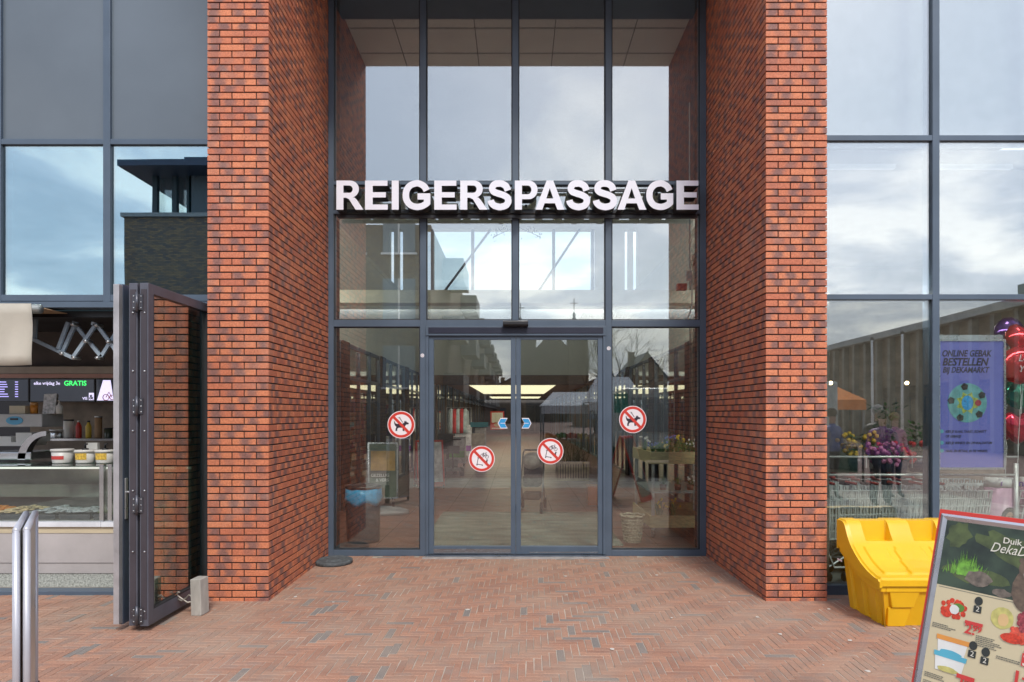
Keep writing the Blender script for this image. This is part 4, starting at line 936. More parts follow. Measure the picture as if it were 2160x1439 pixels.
# ================================================================ interior things
def put(px, py, Z): p = at(px, py, Z); return (p.x, p.y, .003)
bag_b = mat('blue_bag', (.03,.33,.60), rough=.35, var=.2, vscale=25)
o = empty('litter_bin', put(766, 1140, 8.55), 0, 'round dark litter bin with a blue bag over its rim, inside the left pane', 'litter bin')
m = MB(); m.lathe([(.20,0),(.215,.02),(.225,.66),(.22,.70)], n=32); build(m, 'bin_body', mat('bin_grey', (.03,.035,.045), rough=.35, var=.2), o)
m = MB(); prof = [(.229,.50),(.245,.56),(.235,.62),(.232,.70)]
m.lathe(prof, n=32); 
for i in range(len(m.v)):
    x,y,z = m.v[i]; a = math.atan2(y,x); m.v[i] = (x*(1+.03*math.sin(a*7)), y*(1+.03*math.sin(a*7)), z+(.03*math.sin(a*5+1) if z < .6 else 0))
build(m, 'blue_bag', bag_b, o)
m = MB(); m.lathe([(.236,.70),(.24,.735),(.17,.75),(.165,.735)], n=32); build(m, 'bin_lid', black, o)
# swing sign
o = empty('forecourt_sign', put(808, 1080, 10.9), R(6), 'silver framed poster sign on a domed grey foot, behind the litter bin', 'poster sign')
m = MB(); m.lathe([(.44,0),(.43,.05),(.30,.10),(.05,.13)], n=32, sy=.6); build(m, 'domed_foot', mat('grey_foot', (.18,.19,.2), rough=.4), o)
m = MB(); m.tube([(-.17,0,.10),(-.17,0,.25)], .02, 8); m.tube([(.17,0,.10),(.17,0,.25)], .02, 8); build(m, 'foot_spring', black, o)
m = MB(); m.box(-.25,.25,-.02,.02,.25,.275); m.box(-.25,.25,-.02,.02,1.17,1.195); m.box(-.25,-.225,-.02,.02,.275,1.17); m.box(.225,.25,-.02,.02,.275,1.17); build(m, 'sign_frame', silver, o)
m = MB(); m.box(-.225,.225,-.01,.01,.275,1.17); build(m, 'poster', mat('greenish_poster', (.10,.13,.10), rough=.4, var=.6, vscale=2), o)
m = MB(); m.box(-.2,.2,-.013,-.011,.72,1.05); build(m, 'orange_picture', mat('orange_pic', (.45,.26,.06), var=.5, vscale=4), o)
text('GEZELLIG', .07, white, 'poster_text', o, (-.2,-.014,.62), bold=.01); text('& VERS', .07, white, 'poster_text', o, (-.12,-.014,.54), bold=.01)
# red A-board
def aboard(name, loc, rz, h, w, framem, lab, posterm, wheels=False):
    o = empty(name, loc, rz, lab, 'pavement sign')
    for s2 in (-1, 1):
        m = MB(); t0 = h*.26*s2
        def P(x, z, d_=0): return (x, -t0*(1-z/h)-d_*s2, z)
        for (xa, xb, za, zb_) in ((-w/2,-w/2+.04,.06,h),(w/2-.04,w/2,.06,h),(-w/2,w/2,h-.04,h),(-w/2,w/2,.06,.16)):
            m.add([P(xa,za,0),P(xb,za,0),P(xb,zb_,0),P(xa,zb_,0),P(xa,za,.03),P(xb,za,.03),P(xb,zb_,.03),P(xa,zb_,.03)], [(0,1,2,3),(4,7,6,5),(0,4,5,1),(1,5,6,2),(2,6,7,3),(3,7,4,0)])
        build(m, 'board_frame', framem, o)
        m = MB(); m.add([P(-w/2+.04,.16,.01),P(w/2-.04,.16,.01),P(w/2-.04,h-.04,.01),P(-w/2+.04,h-.04,.01)], [(0,1,2,3)])
        m.add([P(-w/2+.04,.16,.018),P(w/2-.04,.16,.018),P(w/2-.04,h-.04,.018),P(-w/2+.04,h-.04,.018)], [(0,3,2,1)]); q = build(m, 'poster', posterm, o)
        if wheels:
            for x in (-w/2+.04, w/2-.04):
                m = MB(); m.tube([(x-.012,-t0,.045),(x+.012,-t0,.045)], .045, 14); build(m, 'wheel', black, o)
    return o
pale_p = mat('pale_poster', (.62,.60,.58), rough=.4, var=.35, vscale=10)
aboard('a_board', put(905, 1022, 14.6), R(18), 1.08, .62, redf, 'red wheeled A-board with a pale poster, inside the passage left of the doors', pale_p, True)
# mobility scooter
o = empty('mobility_scooter', put(948, 998, 17.6), R(20), 'dark mobility scooter parked beyond the red A-board', 'mobility scooter')
m = MB(); m.box(-.24,.24,-.45,.45,.14,.22); m.box(-.26,.26,.05,.48,.22,.42); build(m, 'chassis', mat('scooter_grey', (.20,.21,.19), rough=.3), o, bevel=.03)
m = MB(); m.box(-.22,.22,.08,.45,.58,.68); m.box(-.22,.22,.40,.50,.68,1.12); build(m, 'seat', black, o, bevel=.04)
m = MB(); m.tube([(0,.2,.4),(0,.2,.6)], .04, 8); build(m, 'seat_post', black, o)
m = MB(); m.tube([(0,-.4,.2),(0,-.28,.95)], .025, 8); m.tube([(-.25,-.26,.98),(.25,-.26,.98)], .018, 8); build(m, 'tiller', black, o)
m = MB(); m.box(-.15,.15,-.52,-.36,.62,.82); build(m, 'basket', mat('wire_dark', (.05,.05,.05)), o)
for x in (-.24,.24):
    for y in (-.36,.36): m = MB(); m.tube([(x-.04,y,.12),(x+.04,y,.12)], .12, 18); build(m, 'wheel', black, o)
# stroller
fab = mat('stroller_fabric', (.09,.08,.07), rough=.9, var=.3, vscale=12)
o = empty('stroller', put(1122, 1072, 11.2), R(-8), 'dark baby stroller with a pale hood seen through the right sliding door', 'stroller')
m = MB(); m.ball((0,.02,.86), .20, 16, 10, (.85,1.1,.75)); build(m, 'hood', mat('pale_hood', (.38,.35,.30), rough=.9, var=.3, vscale=8), o)
m = MB(); m.box(-.16,.16,-.10,.18,.42,.62); m.box(-.17,.17,.12,.22,.55,.88); build(m, 'seat', fab, o, bevel=.05)
m = MB(); m.box(-.15,.15,-.12,.22,.20,.32); build(m, 'shopping_basket', fab, o, bevel=.03)
for s2 in (-1, 1):
    m = MB(); m.tube([(s2*.20,-.33,.10),(s2*.19,.0,.5),(s2*.19,.30,.98),(s2*.17,.36,1.03)], .013, 8); m.tube([(s2*.20,.30,.10),(s2*.19,.02,.5)], .013, 8); build(m, 'side_tube', mat('frame_grey_tube', (.22,.22,.23), rough=.3, metal=.6), o)
    for y in (-.34,.31): m = MB(); m.tube([(s2*.20-.02,y,.10),(s2*.20+.02,y,.10)], .10, 20); build(m, 'wheel', black, o)
m = MB(); m.tube([(-.17,.36,1.03),(.17,.36,1.03)], .016, 8); build(m, 'handle_bar', black, o)
# wicker basket
wick = mat('wicker', (.42,.36,.26), rough=.85, var=.4, vscale=40, dirt=.3)
o = empty('wicker_basket', put(1334, 1140, 8.5), 0, 'round wicker basket standing on the floor inside the right pane', 'basket')
m = MB(); 
for k in range(15):
    z = .01+k*.022; r_ = .10+.045*(k/15.)+.006*(k%2)
    m.tube([((r_+.004*math.sin(9*a+k*math.pi))*math.cos(a), (r_+.004*math.sin(9*a+k*math.pi))*math.sin(a), z) for a in [i*math.pi/18 for i in range(37)]], .011, 6)
build(m, 'woven_wall', wick, o); m = MB(); m.lathe([(.09,0),(.10,.012)], n=20); build(m, 'basket_base', wick, o)
m = MB(); m.tube([(.155*math.cos(a), .155*math.sin(a), .345+.006*math.sin(8*a)) for a in [i*math.pi/18 for i in range(37)]], .016, 8); build(m, 'rim', wick, o)
# flower trolley
leafm = mat('spring_leaves', (.06,.16,.035), rough=.5, var=.5, vscale=30, sub=0); potm = mat('plant_pot', (.16,.07,.04), rough=.7); yfl = mat('yellow_petals', (.75,.55,.04), rough=.6); wfl = mat('white_petals', (.75,.73,.7), rough=.6); bfl = mat('blue_petals', (.12,.14,.5), rough=.6)
def plant(loc, h, label, flower=None, n=14, parent=None, spread=.07, potr=.05):
    o = empty('potted_plant', loc, random.random()*6, label, 'plant', None)
    m = MB(); m.lathe([(potr*.75,0),(potr,potr*1.5),(potr*.9,potr*1.5)], n=12); build(m, 'pot', potm, o)
    m = MB(); fl3 = MB()
    for i in range(n):
        a = random.random()*6.28; r0 = random.random()*potr*.6; hh = h*random.uniform(.6,1.1); b_ = random.uniform(.1,1)*spread; w3 = h*.05
        x0, y0 = r0*math.cos(a), r0*math.sin(a); x1, y1 = x0+b_*math.cos(a), y0+b_*math.sin(a); px_, py_ = -math.sin(a)*w3*.5, math.cos(a)*w3*.5; z0 = potr*1.3
        m.add([(x0-px_,y0-py_,z0),(x0+px_,y0+py_,z0),((x0+x1)/2+px_*1.6,(y0+y1)/2+py_*1.6,z0+hh*.65),((x0+x1)/2-px_*1.6,(y0+y1)/2-py_*1.6,z0+hh*.65),(x1,y1,z0+hh)], [(0,1,2,3),(3,2,4)])
        if flower and i % 3 == 0: fl3.ball((x1,y1,z0+hh), .016, 6, 4)
    build(m, 'leaves', leafm, o)
    if flower and fl3.v: build(fl3, 'flowers', flower, o)
    return o
wp = mat('pine_board', (.48,.40,.20), rough=.7, var=.2, vscale=8, stretch=(1,6,6))
tx0, tx1, ty0, ty1 = 1.84, 2.74, 1.10, 2.35
o = empty('plant_trolley', (1.9, 1.3, .003), 0, 'two tier galvanised plant trolley with pine boards along the right wall of the hall', 'plant trolley')
def tbx(m, x0,x1,y0,y1,z0,z1): m.box(x0-1.9,x1-1.9,y0-1.3,y1-1.3,z0,z1)
for (x, y) in ((tx0,ty0),(tx1,ty0),(tx0,ty1),(tx1,ty1)):
    m = MB(); tbx(m, x-.018,x+.018,y-.018,y+.018,.10,1.16)
    build(m, 'post', mat('galvanised', (.45,.47,.46), rough=.4, metal=.7, var=.2, vscale=20), o)
    m = MB(); m.tube([(x-1.9-.02,y-1.3,.05),(x-1.9+.02,y-1.3,.05)], .05, 14); build(m, 'castor', black, o)
for z, nm in ((1.00,'top_tray'),(.14,'bottom_tray')):
    m = MB(); tbx(m, tx0-.02,tx1+.02,ty0-.045,ty0-.02,z,z+.16); tbx(m, tx0-.02,tx1+.02,ty1+.02,ty1+.045,z,z+.16); tbx(m, tx0-.045,tx0-.02,ty0-.045,ty1+.045,z,z+.16); tbx(m, tx1+.02,tx1+.045,ty0-.045,ty1+.045,z,z+.16); tbx(m, tx0-.02,tx1+.02,ty0-.02,ty1+.02,z+.02,z+.04); build(m, nm, wp, o)
m = MB(); tbx(m, tx0-.02,tx1+.02,ty0-.02,ty1+.02,.60,.625); build(m, 'shelf', mat('grey_tray', (.30,.36,.36), rough=.35), o)
k = 0
spots_ = [(x, y, 1.05) for y in (1.2,1.6,2.05) for x in (1.93,2.1,2.27,2.44,2.61)]+[(x, 1.25, .63) for x in (2.0,2.2,2.4)]+[(x, 1.25, .19) for x in (1.95,2.15)]
wherex = {1.93:'left end', 2.1:'left of centre', 2.27:'centre', 2.44:'right of centre', 2.61:'right end', 2.0:'left', 2.2:'middle', 2.4:'right', 1.95:'left', 2.15:'right'}
row = {1.2:'front row', 1.6:'middle row', 2.05:'back row'}
for x, y, z in spots_:
    lab = ('potted spring bulbs, %s of the %s on the trolley top' % (wherex[x], row[y])) if z > 1 else ('%s potted plant on the %s of the plant trolley' % (wherex[x], 'middle shelf' if z > .5 else 'bottom tray'))
    p_ = plant((x+random.uniform(-.02,.02), y, z), random.uniform(.13,.22) if z > 1 else (.24 if z < .3 else .12), lab, [None, None, None, wfl, None, bfl, yfl][k % 7] if z > .3 else yfl, 26, spread=.10); p_['group'] = 'potted plants on the plant trolley'; k += 1
# planter crates
o = empty('planter_crate', put(1209, 1010, 15.6), 0, 'pale slatted wooden planter crate with bare shrubs, seen through the right sliding door', 'planter')
m = MB()
for i in range(12): x = -.36+i*.062; m.box(x, x+.045, -.02, 0, .06, .52)
for i in range(6): y = i*.09; m.box(.37,.385,y,y+.06,.06,.52); m.box(-.385,-.37,y,y+.06,.06,.52)
m.box(-.385,.385,-.03,-.02,.46,.52); m.box(-.385,.385,-.03,-.02,.06,.12)
build(m, 'crate', mat('crate_pine', (.46,.36,.22), rough=.8, var=.25, vscale=10), o)
m = MB(); m.box(-.36,.36,.0,.5,.10,.46); build(m, 'soil', mat('soil', (.04,.03,.02), rough=1), o)
m = MB()
for i in range(60):
    x = random.uniform(-.33,.33); y = random.uniform(.03,.45); p = Vector((x,y,.45)); pts = [p]
    for j in range(4): p = p+Vector((random.gauss(0,.05),random.gauss(0,.04),random.uniform(.08,.16))); pts.append(p)
    m.tube(pts, [.008,.006,.005,.004,.003], 4)
build(m, 'twigs', mat('twig_brown', (.13,.09,.055), rough=.9), o)
# orange crate, plant display behind
m = MB(); m.box(-.17,.17,-.15,.15,0,.36); o = build(m, 'orange_crate', mat('orange_plastic', (.55,.13,.03), rough=.5), None, bevel=.01); o.location = put(1258, 1058, 12.0); tag(o, 'orange crate on the floor by the frame post right of the sliding doors', 'crate')
# mat
m = MB(); m.box(-1.25,1.35,.55,3.35,.0005,.012); o = build(m, 'entrance_mat', mat('ribbed_mat', (.20,.205,.17), rough=.95, var=.35, vscale=5, bump=1, bscale=150, stretch=(.3,1,1))); tag(o, 'large grey-green ribbed entrance mat behind the sliding doors', 'mat')
# posters on the back wall etc
o = empty('wall_poster', (ax(1049,40), 40-D, .0), 0, 'red and white poster on a stand at the far end of the passage', 'poster'); o.scale = (.69,.69,.97)
m = MB(); m.box(-.62,.62,0,.04,.70,1.86); build(m, 'poster_sheet', redf, o)
m = MB(); m.box(-.5,.5,-.012,-.002,1.15,1.78); m.box(-.5,.5,-.012,-.002,.76,.82); build(m, 'white_field', white, o); m = MB(); m.prism([(0+.3*math.cos(a),1.0+.12*math.sin(a)) for a in [i*math.pi/8 for i in range(16)]], -.015, -.003, 'y'); build(m, 'bread_picture', mat('bread', (.6,.42,.25)), o)
# clothes rail with red coats on the left, deeper in
o = empty('clothes_rail', (ax(968,24), 24-D, .003), 0, 'clothes rail with bright red coats on the left side of the passage', 'clothes rail')
m = MB(); m.tube([(-.45,0,0),(-.45,0,1.9),(.45,0,1.9),(.45,0,0)], .015, 8); build(m, 'rail_frame', alu_lt, o)
for i in range(5):
    m = MB(); x = -.28+i*.13; m.lathe([(.03,1.86),(.12,1.76),(.15,1.2),(.17,.95)], (x,0,0), 12, sy=1.6); build(m, 'coat', mat('red_coat' if i%2 else 'pale_coat', (.5,.02,.02) if i%2 else (.45,.5,.48), rough=.9, var=.3), o)
o = empty('flyer_stand', (ax(1014,19), 19-D, .003), 0, 'white flyer stand with a small teal sign in the passage', 'display stand')
m = MB(); m.box(-.16,.16,-.12,.12,0,1.25); build(m, 'stand_body', mat('stand_pale', (.45,.40,.33), var=.5, vscale=8), o); m = MB(); m.box(-.3,.22,-.02,.02,1.28,1.42); build(m, 'top_sign', mat('teal_sign', (.05,.40,.45)), o); m = MB(); m.box(-.26,.12,-.2,-.14,.75,1.1); build(m, 'bag', mat('canvas_bag', (.5,.4,.25), var=.3), o, bevel=.03)
for k, (px, py, Z, lab) in enumerate([(962,962,20.5,'pale leaflet stand with a green panel left in the passage'),(978,955,24,'white wheeled display cube deep in the passage')]):
    o = empty('display_stand', put(px,py,Z), 0, lab, 'display stand'); m = MB(); m.box(-.3,.3,-.2,.2,.12,.95+k*.3); build(m, 'stand_body', pale_p, o)
    m = MB(); m.box(-.28,.28,-.215,-.202,.3,.5); build(m, 'green_panel', mat('green_panel', (.15,.5,.06)) if k == 0 else mat('purple_panel', (.3,.05,.35)), o)
    for x in (-.25,.25): m = MB(); m.tube([(x-.02,0,.05),(x+.02,0,.05)], .05, 12); build(m, 'castor', black, o)
# bicycle leaning at the left shop window inside? none; hanging garland above the hall
grl = mat('garland_leaves', (.02,.03,.02), rough=.9)
o = empty('hanging_garland', (ax(1090,12.5), 12.5-D, az(500,12.5)), 0, 'dark leafy garland hanging in the hall behind the glass', 'garland')
m = MB()
def frond(pts):
    for i in range(len(pts)-1):
        a, b_ = Vector(pts[i]), Vector(pts[i+1])
        for k in range(16):
            p = a.lerp(b_, random.random())+Vector((random.gauss(0,.03),random.gauss(0,.04),random.gauss(0,.035))); d_ = Vector((random.gauss(0,1),random.gauss(0,1),random.gauss(0,1))).normalized()*.035; q = d_.cross(Vector((0,1,.3))).normalized()*.015
            m.add([p-q, p+q, p+d_], [(0,1,2)])
s_ = 12.5/F
frond([(-50*s_,0,0),(-35*s_,0,15*s_),(-20*s_,0,18*s_)]); frond([(20*s_,0,18*s_),(35*s_,0,12*s_),(50*s_,0,0)]); frond([(0,0,16*s_),(2*s_,0,-5*s_),(0,0,-25*s_)])
build(m, 'garland_leaves', grl, o); m = MB(); m.tube([(-50*s_,0,0),(0,0,22*s_),(50*s_,0,0)], .008, 5); m.tube([(0,0,22*s_),(0,0,9-az(500,12.5))], .004, 4); build(m, 'garland_wire', grl, o)
# cable and red alarm box on the right wall of the hall
o = empty('alarm_box', (2.05, .4, az(606,8.1)), 0, 'small red alarm box with white cable high inside the right pane', 'alarm box')
m = MB(); m.box(-.06,.06,-.04,.04,-.04,.04); build(m, 'box_body', redf, o, bevel=.005)
m = MB(); m.tube([(.1,0,2.3),(.1,0,.25),(.13,0,0),(.13,0,-.25),(.06,0,-.42),(-.04,0,-.45)], .008, 6); m.box(.06,.13,-.02,.03,.08,.2); build(m, 'cable', white, o)
# ================================================================ the fish stall behind the folded doors (left)
stl = empty('fish_stall', (0,0,0), 0, 'fish stall counter with a glass display case behind the open folding doors', 'market stall')
gran = mat('pebble_dash', (.33,.34,.31), rough=.85, var=.5, vscale=60, bump=1, bscale=120); zinc = mat('stall_panel', (.40,.37,.36), rough=.45, var=.14, vscale=2.5, dirt=.15); trim = mat('stall_trim_white', (.68,.69,.72), rough=.35)
steel = mat('stainless', (.50,.50,.50), rough=.22, metal=.9, var=.08); cool = mat('case_interior', (.24,.215,.19), rough=.4, var=.1)
XA, XB = -6.4, -3.16; yc = 6.28-D
m = MB(); m.box(XA,XB,yc+.02,yc+.9,.0,.135); build(m, 'plinth', gran, stl)
m = MB(); m.box(XA,-3.72,yc,yc+.9,.24,.525); m.box(-3.712,XB,yc,yc+.9,.24,.525); m.box(XA,XB,yc+.01,yc+.9,.136,.236); build(m, 'front_panel', zinc, stl)
m = MB(); m.box(XA,XB,yc-.006,yc+.9,.527,.59); build(m, 'timber_rail', mat('stall_timber', (.52,.44,.30), rough=.6, var=.12, vscale=9, stretch=(.2,1,1)), stl)
m = MB(); m.box(XA,-4.01,yc-.03,yc+.05,.592,.638); m.box(-4.006,XB,yc-.03,yc+.05,.592,.638); build(m, 'bumper_rail', trim, stl)
m = MB(); m.box(XA,XB,yc+.05,yc+.9,.60,.64); m.box(XA,XB,yc+.78,yc+.9,.64,1.13); m.box(XA,XB,yc+.60,yc+.78,.80,.83); m.box(XA,XB,yc+.60,yc+.615,.83,.93); m.box(XA,XB,yc+.765,yc+.78,.64,1.1); build(m, 'display_case', cool, stl)
m = MB(); m.box(XA,XB,yc+.02,yc+.028,.645,1.165); build(m, 'front_glass', glass('case_glass', .07), stl)
m = MB(); m.box(XA,XB,yc+.02,yc+.62,1.165,1.177); build(m, 'glass_shelf', glass('shelf_glass', .12, tint=(.7,.85,.8)), stl)
for x in (-5.5,-4.03,-3.95): m = MB(); m.box(x-.02,x+.02,yc+.015,yc+.06,.64,1.19); build(m, 'case_post', steel, stl)
m = MB(); m.box(XA,XB,yc+.55,yc+.62,1.10,1.12); build(m, 'lamp', mat('case_lamp', (1,1,1), emit=(1,.93,.85), estr=.5), stl)
# trays of fish on the ice
tr_ = 0
foods = [('orange_salad',(.62,.22,.05)),('grey_fish',(.30,.31,.33)),('pale_fish',(.55,.48,.38)),('brown_fillet',(.40,.20,.08)),('green_salad',(.14,.20,.06)),('mixed_seafood',(.50,.36,.20))]
names = ['orange salad','silver herring','pale fillets','smoked fillets','green seaweed salad','mixed seafood']
for i in range(9):
    x = -6.2+i*.34; k = [0,3,0,5,1,1,4,2,5][i]; wh = ['leftmost','second','third','fourth','fifth','sixth','seventh','eighth','last'][i]
    o = empty('fish_tray', (x+.15, yc+.32, .641), 0, '%s shallow tray in the stall case, filled with %s' % (wh, names[k]), 'tray', 'trays in the display case of the stall')
    m = MB(); m.box(-.15,.15,-.22,.22,0,.03); m.box(-.155,.155,-.225,-.21,.03,.05); m.box(-.155,.155,.21,.225,.03,.05); build(m, 'tray', mat('tray_dark', (.05,.05,.06)), o)
    m = MB()
    for j in range(60):
        px_, py_ = random.uniform(-.13,.13), random.uniform(-.19,.19); a = random.random()*3; r_ = random.uniform(.012,.03)
        m.ball((px_, py_, .04+.03*(1-abs(px_)/.13)*random.random()+.02), r_, 7, 5, (1.0+1.2*abs(math.cos(a)), 1+1.2*abs(math.sin(a)), .5))
    build(m, 'food', mat(*foods[k], rough=.35, var=.45, vscale=35), o)
def simple(name, cat_, lab, loc, parts, group=None, rz=0):
    o = empty(name, loc, rz, lab, cat_, group)
    for nm, fn, mm in parts: m = MB(); fn(m); build(m, nm, mm, o, bevel=0)
    return o
pl_w = mat('tub_white', (.62,.60,.56), rough=.4, var=.05); red_l = mat('tub_label_red', (.55,.06,.05)); yel_l = mat('tub_label_yellow', (.65,.42,.06), var=.4, vscale=60)
shz = 1.178; Zc = 6.62
def tub(px, r_, h, lab, lm, band_):
    o = empty('plastic_tub', (ax(px, Zc), Zc-D, shz), 0, lab, 'tub', 'tubs on the stall glass shelf')
    m = MB(); m.lathe([(r_*.86,0),(r_*.9,.01),(r_,h)], n=28); build(m, 'tub_body', pl_w, o)
    m = MB(); m.lathe([(r_*1.06,h-.02),(r_*1.07,h),(r_*1.0,h+.006)], n=28); build(m, 'tub_rim', pl_w, o)
    m = MB()
    for i in range(7):
        a0, a1 = R(-130+i*11.4), R(-130+(i+1)*11.4); q = r_*.965
        m.add([(q*math.cos(a0),q*math.sin(a0),h*.3),(q*math.cos(a1),q*math.sin(a1),h*.3),(q*1.03*math.cos(a1),q*1.03*math.sin(a1),h*band_),(q*1.03*math.cos(a0),q*1.03*math.sin(a0),h*band_)], [(0,1,2,3)])
    build(m, 'tub_label', lm, o)
    if lm is yel_l:
        m = MB(); m.tube([(0,0,h),(0,0,h+.06),(.03,-.02,h+.065)], .010, 8); m.tube([(0,0,h+.0),(0,0,h+.02)], .03, 12); build(m, 'pump', black, o)
    return o
tub(132, .098, .14, 'white bucket with a red label on the glass shelf', red_l, .55); tub(180, .092, .13, 'sauce tub with a pump and yellow label, middle of the glass shelf', yel_l, .8); tub(222, .09, .13, 'sauce tub with a pump and yellow label nearest the folded doors', yel_l, .8)
# bread slicer / scale machine on the left
o = empty('slicing_machine', (ax(60, 6.9), 6.9-D, shz), 0, 'stainless steel slicing machine with round guard and control panel, left on the counter', 'slicing machine')
m = MB(); m.box(-.42,.10,-.1,.35,.02,.10); build(m, 'machine_base', steel, o, bevel=.01)
m = MB()
for i in range(12):
    a0, a1 = R(90+i*7.5), R(90+(i+1)*7.5)
    m.add([(.26+.30*math.cos(a0),-.1,.02+.30*math.sin(a0)),(.26+.30*math.cos(a1),-.1,.02+.30*math.sin(a1)),(.26+.30*math.cos(a1),.1,.02+.30*math.sin(a1)),(.26+.30*math.cos(a0),.1,.02+.30*math.sin(a0))], [(0,1,2,3)])
    m.add([(.26+.22*math.cos(a0),-.1,.02+.25*math.sin(a0)),(.26+.22*math.cos(a1),-.1,.02+.25*math.sin(a1)),(.26+.30*math.cos(a1),-.1,.02+.30*math.sin(a1)),(.26+.30*math.cos(a0),-.1,.02+.30*math.sin(a0))], [(0,1,2,3)])
build(m, 'round_guard', steel, o)
m = MB(); m.box(-.42,.13,.02,.35,.36,.50); build(m, 'machine_head', mat('machine_grey', (.42,.41,.40), rough=.35), o, bevel=.01)
m = MB(); m.prism([(-.16+.09*math.cos(a),.43+.045*math.sin(a)) for a in [i*math.pi/9 for i in range(18)]], .012, .019, 'y'); build(m, 'control_panel', mat('panel_blue', (.1,.35,.55)), o)
m = MB(); m.box(-.20,-.12,.006,.0115,.435,.455); build(m, 'display', black, o)
m = MB(); m.box(-.42,-.02,.0,.3,.16,.20); m.box(-.40,-.2,.02,.3,.20,.26); m.box(-.15,.02,.02,.3,.20,.30); build(m, 'container', pl_w, o)
top = shz+.50
simple('wooden_block', 'block', 'pale square block on top of the slicing machine', (ax(24,6.9),6.9-D+.15,top+.003), [('block', lambda m: m.box(-.085,.085,-.07,.07,0,.085), mat('pale_block', (.48,.42,.30), rough=.6))])
simple('spice_shaker', 'shaker', 'orange spice shaker on top of the slicing machine', (ax(50,6.9),6.9-D+.15,top+.003), [('shaker_body', lambda m: m.lathe([(.036,0),(.036,.09)], n=16), mat('shaker_orange', (.62,.24,.04), rough=.3)), ('shaker_cap', lambda m: m.lathe([(.038,.09),(.038,.12),(.03,.125)], n=16), mat('cap_amber', (.5,.25,.08), rough=.3))])
simple('bag_roll', 'bag', 'roll of clear bags on top of the slicing machine', (ax(86,6.9),6.9-D+.15,top+.003), [('bag_stack', lambda m: m.add([(-.07,-.03,0),(.06,-.03,0),(.05,.03,0),(-.06,.03,0),(-.06,-.02,.21),(.08,-.02,.22),(.07,.02,.20),(-.06,.02,.21)], [(0,3,2,1),(4,5,6,7),(0,1,5,4),(1,2,6,5),(2,3,7,6),(3,0,4,7)]), mat('clear_bags', (.30,.28,.27), rough=.15, var=.6, vscale=30))])
simple('soap_dispenser', 'dispenser', 'white pump dispenser at the right end of the slicing machine top', (ax(104,6.9),6.9-D+.15,top+.003), [('bottle', lambda m: m.lathe([(.032,0),(.034,.08),(.012,.10),(.012,.115)], n=16), pl_w), ('pump', lambda m: m.tube([(0,0,.11),(0,0,.14),(-.035,0,.138)], .007, 8), pl_w)])
simple('price_box', 'box', 'small white ticket box hanging behind the sauce tubs', (ax(196,7.0),7.0-D,shz), [('box_body', lambda m: m.box(-.06,.06,-.02,.02,.10,.19), pl_w)])
for k, (px, lab) in enumerate(((80,'white card wedge standing in the display case'),(117,'pink price slab lying in the display case'),(140,'white price slab lying in the display case'))):
    x = ax(px, Zc+.25); m = MB(); m.box(-.07,.07,-.04,.04,0,.035 if k == 0 else .018); o = build(m, 'price_slab', pl_w if k != 1 else mat('pink_slab', (.62,.40,.40)), None, bevel=.004); o.location = (x, Zc+.30-D-.1, .835 if 0 else .935); o.location.y = yc+.66; o.location.z = .832+.10*0; tag(o, lab, 'price card')
# awning
awn = mat('awning_canvas', (.46,.42,.35), rough=.85, var=.10, vscale=3, bump=.4, bscale=200, dirt=.1); awn_in = mat('awning_canvas_inside', (.46,.31,.19), rough=.9, var=.15, vscale=3)
o = empty('awning', (0,0,0), 0, 'beige canvas awning on blue-grey scissor arms over the fish stall', 'awning')
ya = 5.86-D; xr = ax(66, 5.86)
m = MB(); vs = []; fs = []
nn = 24
for i in range(nn+1):
    x = lerp(-6.4, xr, i/nn)
    for j in range(7):
        v_ = j/6; vs.append((x, ya+.012*math.sin(i*1.1)*v_+.01*math.sin(i*.5+j), lerp(2.675, 2.12, v_)+.006*math.sin(i*.8)*(v_ > .9)))
for i in range(nn):
    for j in range(6): fs.append((i*7+j, i*7+j+1, (i+1)*7+j+1, (i+1)*7+j))
m.sm = True; m.add(vs, fs); q = build(m, 'valance', awn, o); so = q.modifiers.new('s', 'SOLIDIFY'); so.thickness = .006
m = MB(); xq = ax(84, 5.9); m.tube([(-6.4, ya+.05, 2.635), (xq, ya+.05, 2.635)], .042, 14); build(m, 'roller_tube', mat('roller_steel', (.35,.36,.34), rough=.4, metal=.6), o)
m = MB(); m.sm = True
vs = []; fs = []
for i in range(9):
    t_ = i/8
    for j in range(5):
        s3 = j/4; x = lerp(-6.4, lerp(xq-.02, -4.12, t_), s3) if True else 0
        vs.append((x, ya+.05+t_*.95, 2.655-.02*math.sin(t_*math.pi)))
for i in range(8):
    for j in range(4): fs.append((i*5+j, (i+1)*5+j, (i+1)*5+j+1, i*5+j+1))
m.add(vs, fs); q = build(m, 'roof_canvas', awn_in, o); so = q.modifiers.new('s', 'SOLIDIFY'); so.thickness = .006
sc = mat('scissor_arm', (.36,.44,.52), rough=.4, metal=.1, var=.1)
Zq = 6.3
def arm(p0, p1, dy=0):
    m = MB(); a = at(*p0, Zq); b_ = at(*p1, Zq); a.y += dy; b_.y += dy; d_ = (b_-a).normalized(); n_ = Vector((-d_.z, 0, d_.x))*.016; t2 = Vector((0,.012,0))
    m.add([a-n_-t2,a+n_-t2,b_+n_-t2,b_-n_-t2,a-n_+t2,a+n_+t2,b_+n_+t2,b_-n_+t2], [(0,1,2,3),(4,7,6,5),(0,4,5,1),(1,5,6,2),(2,6,7,3),(3,7,4,0)]); build(m, 'scissor_arm', sc, o)
for k, (p0, p1) in enumerate([((122,738),(144,680)),((128,742),(154,684)),((150,684),(206,752)),((154,755),(203,684)),((200,684),(240,738)),((204,754),(240,696)),((68,715),(156,756)),((72,658),(68,715)),((144,678),(156,682)),((194,682),(206,686))]): arm(p0, p1, (k % 3)*.03)
m = MB()
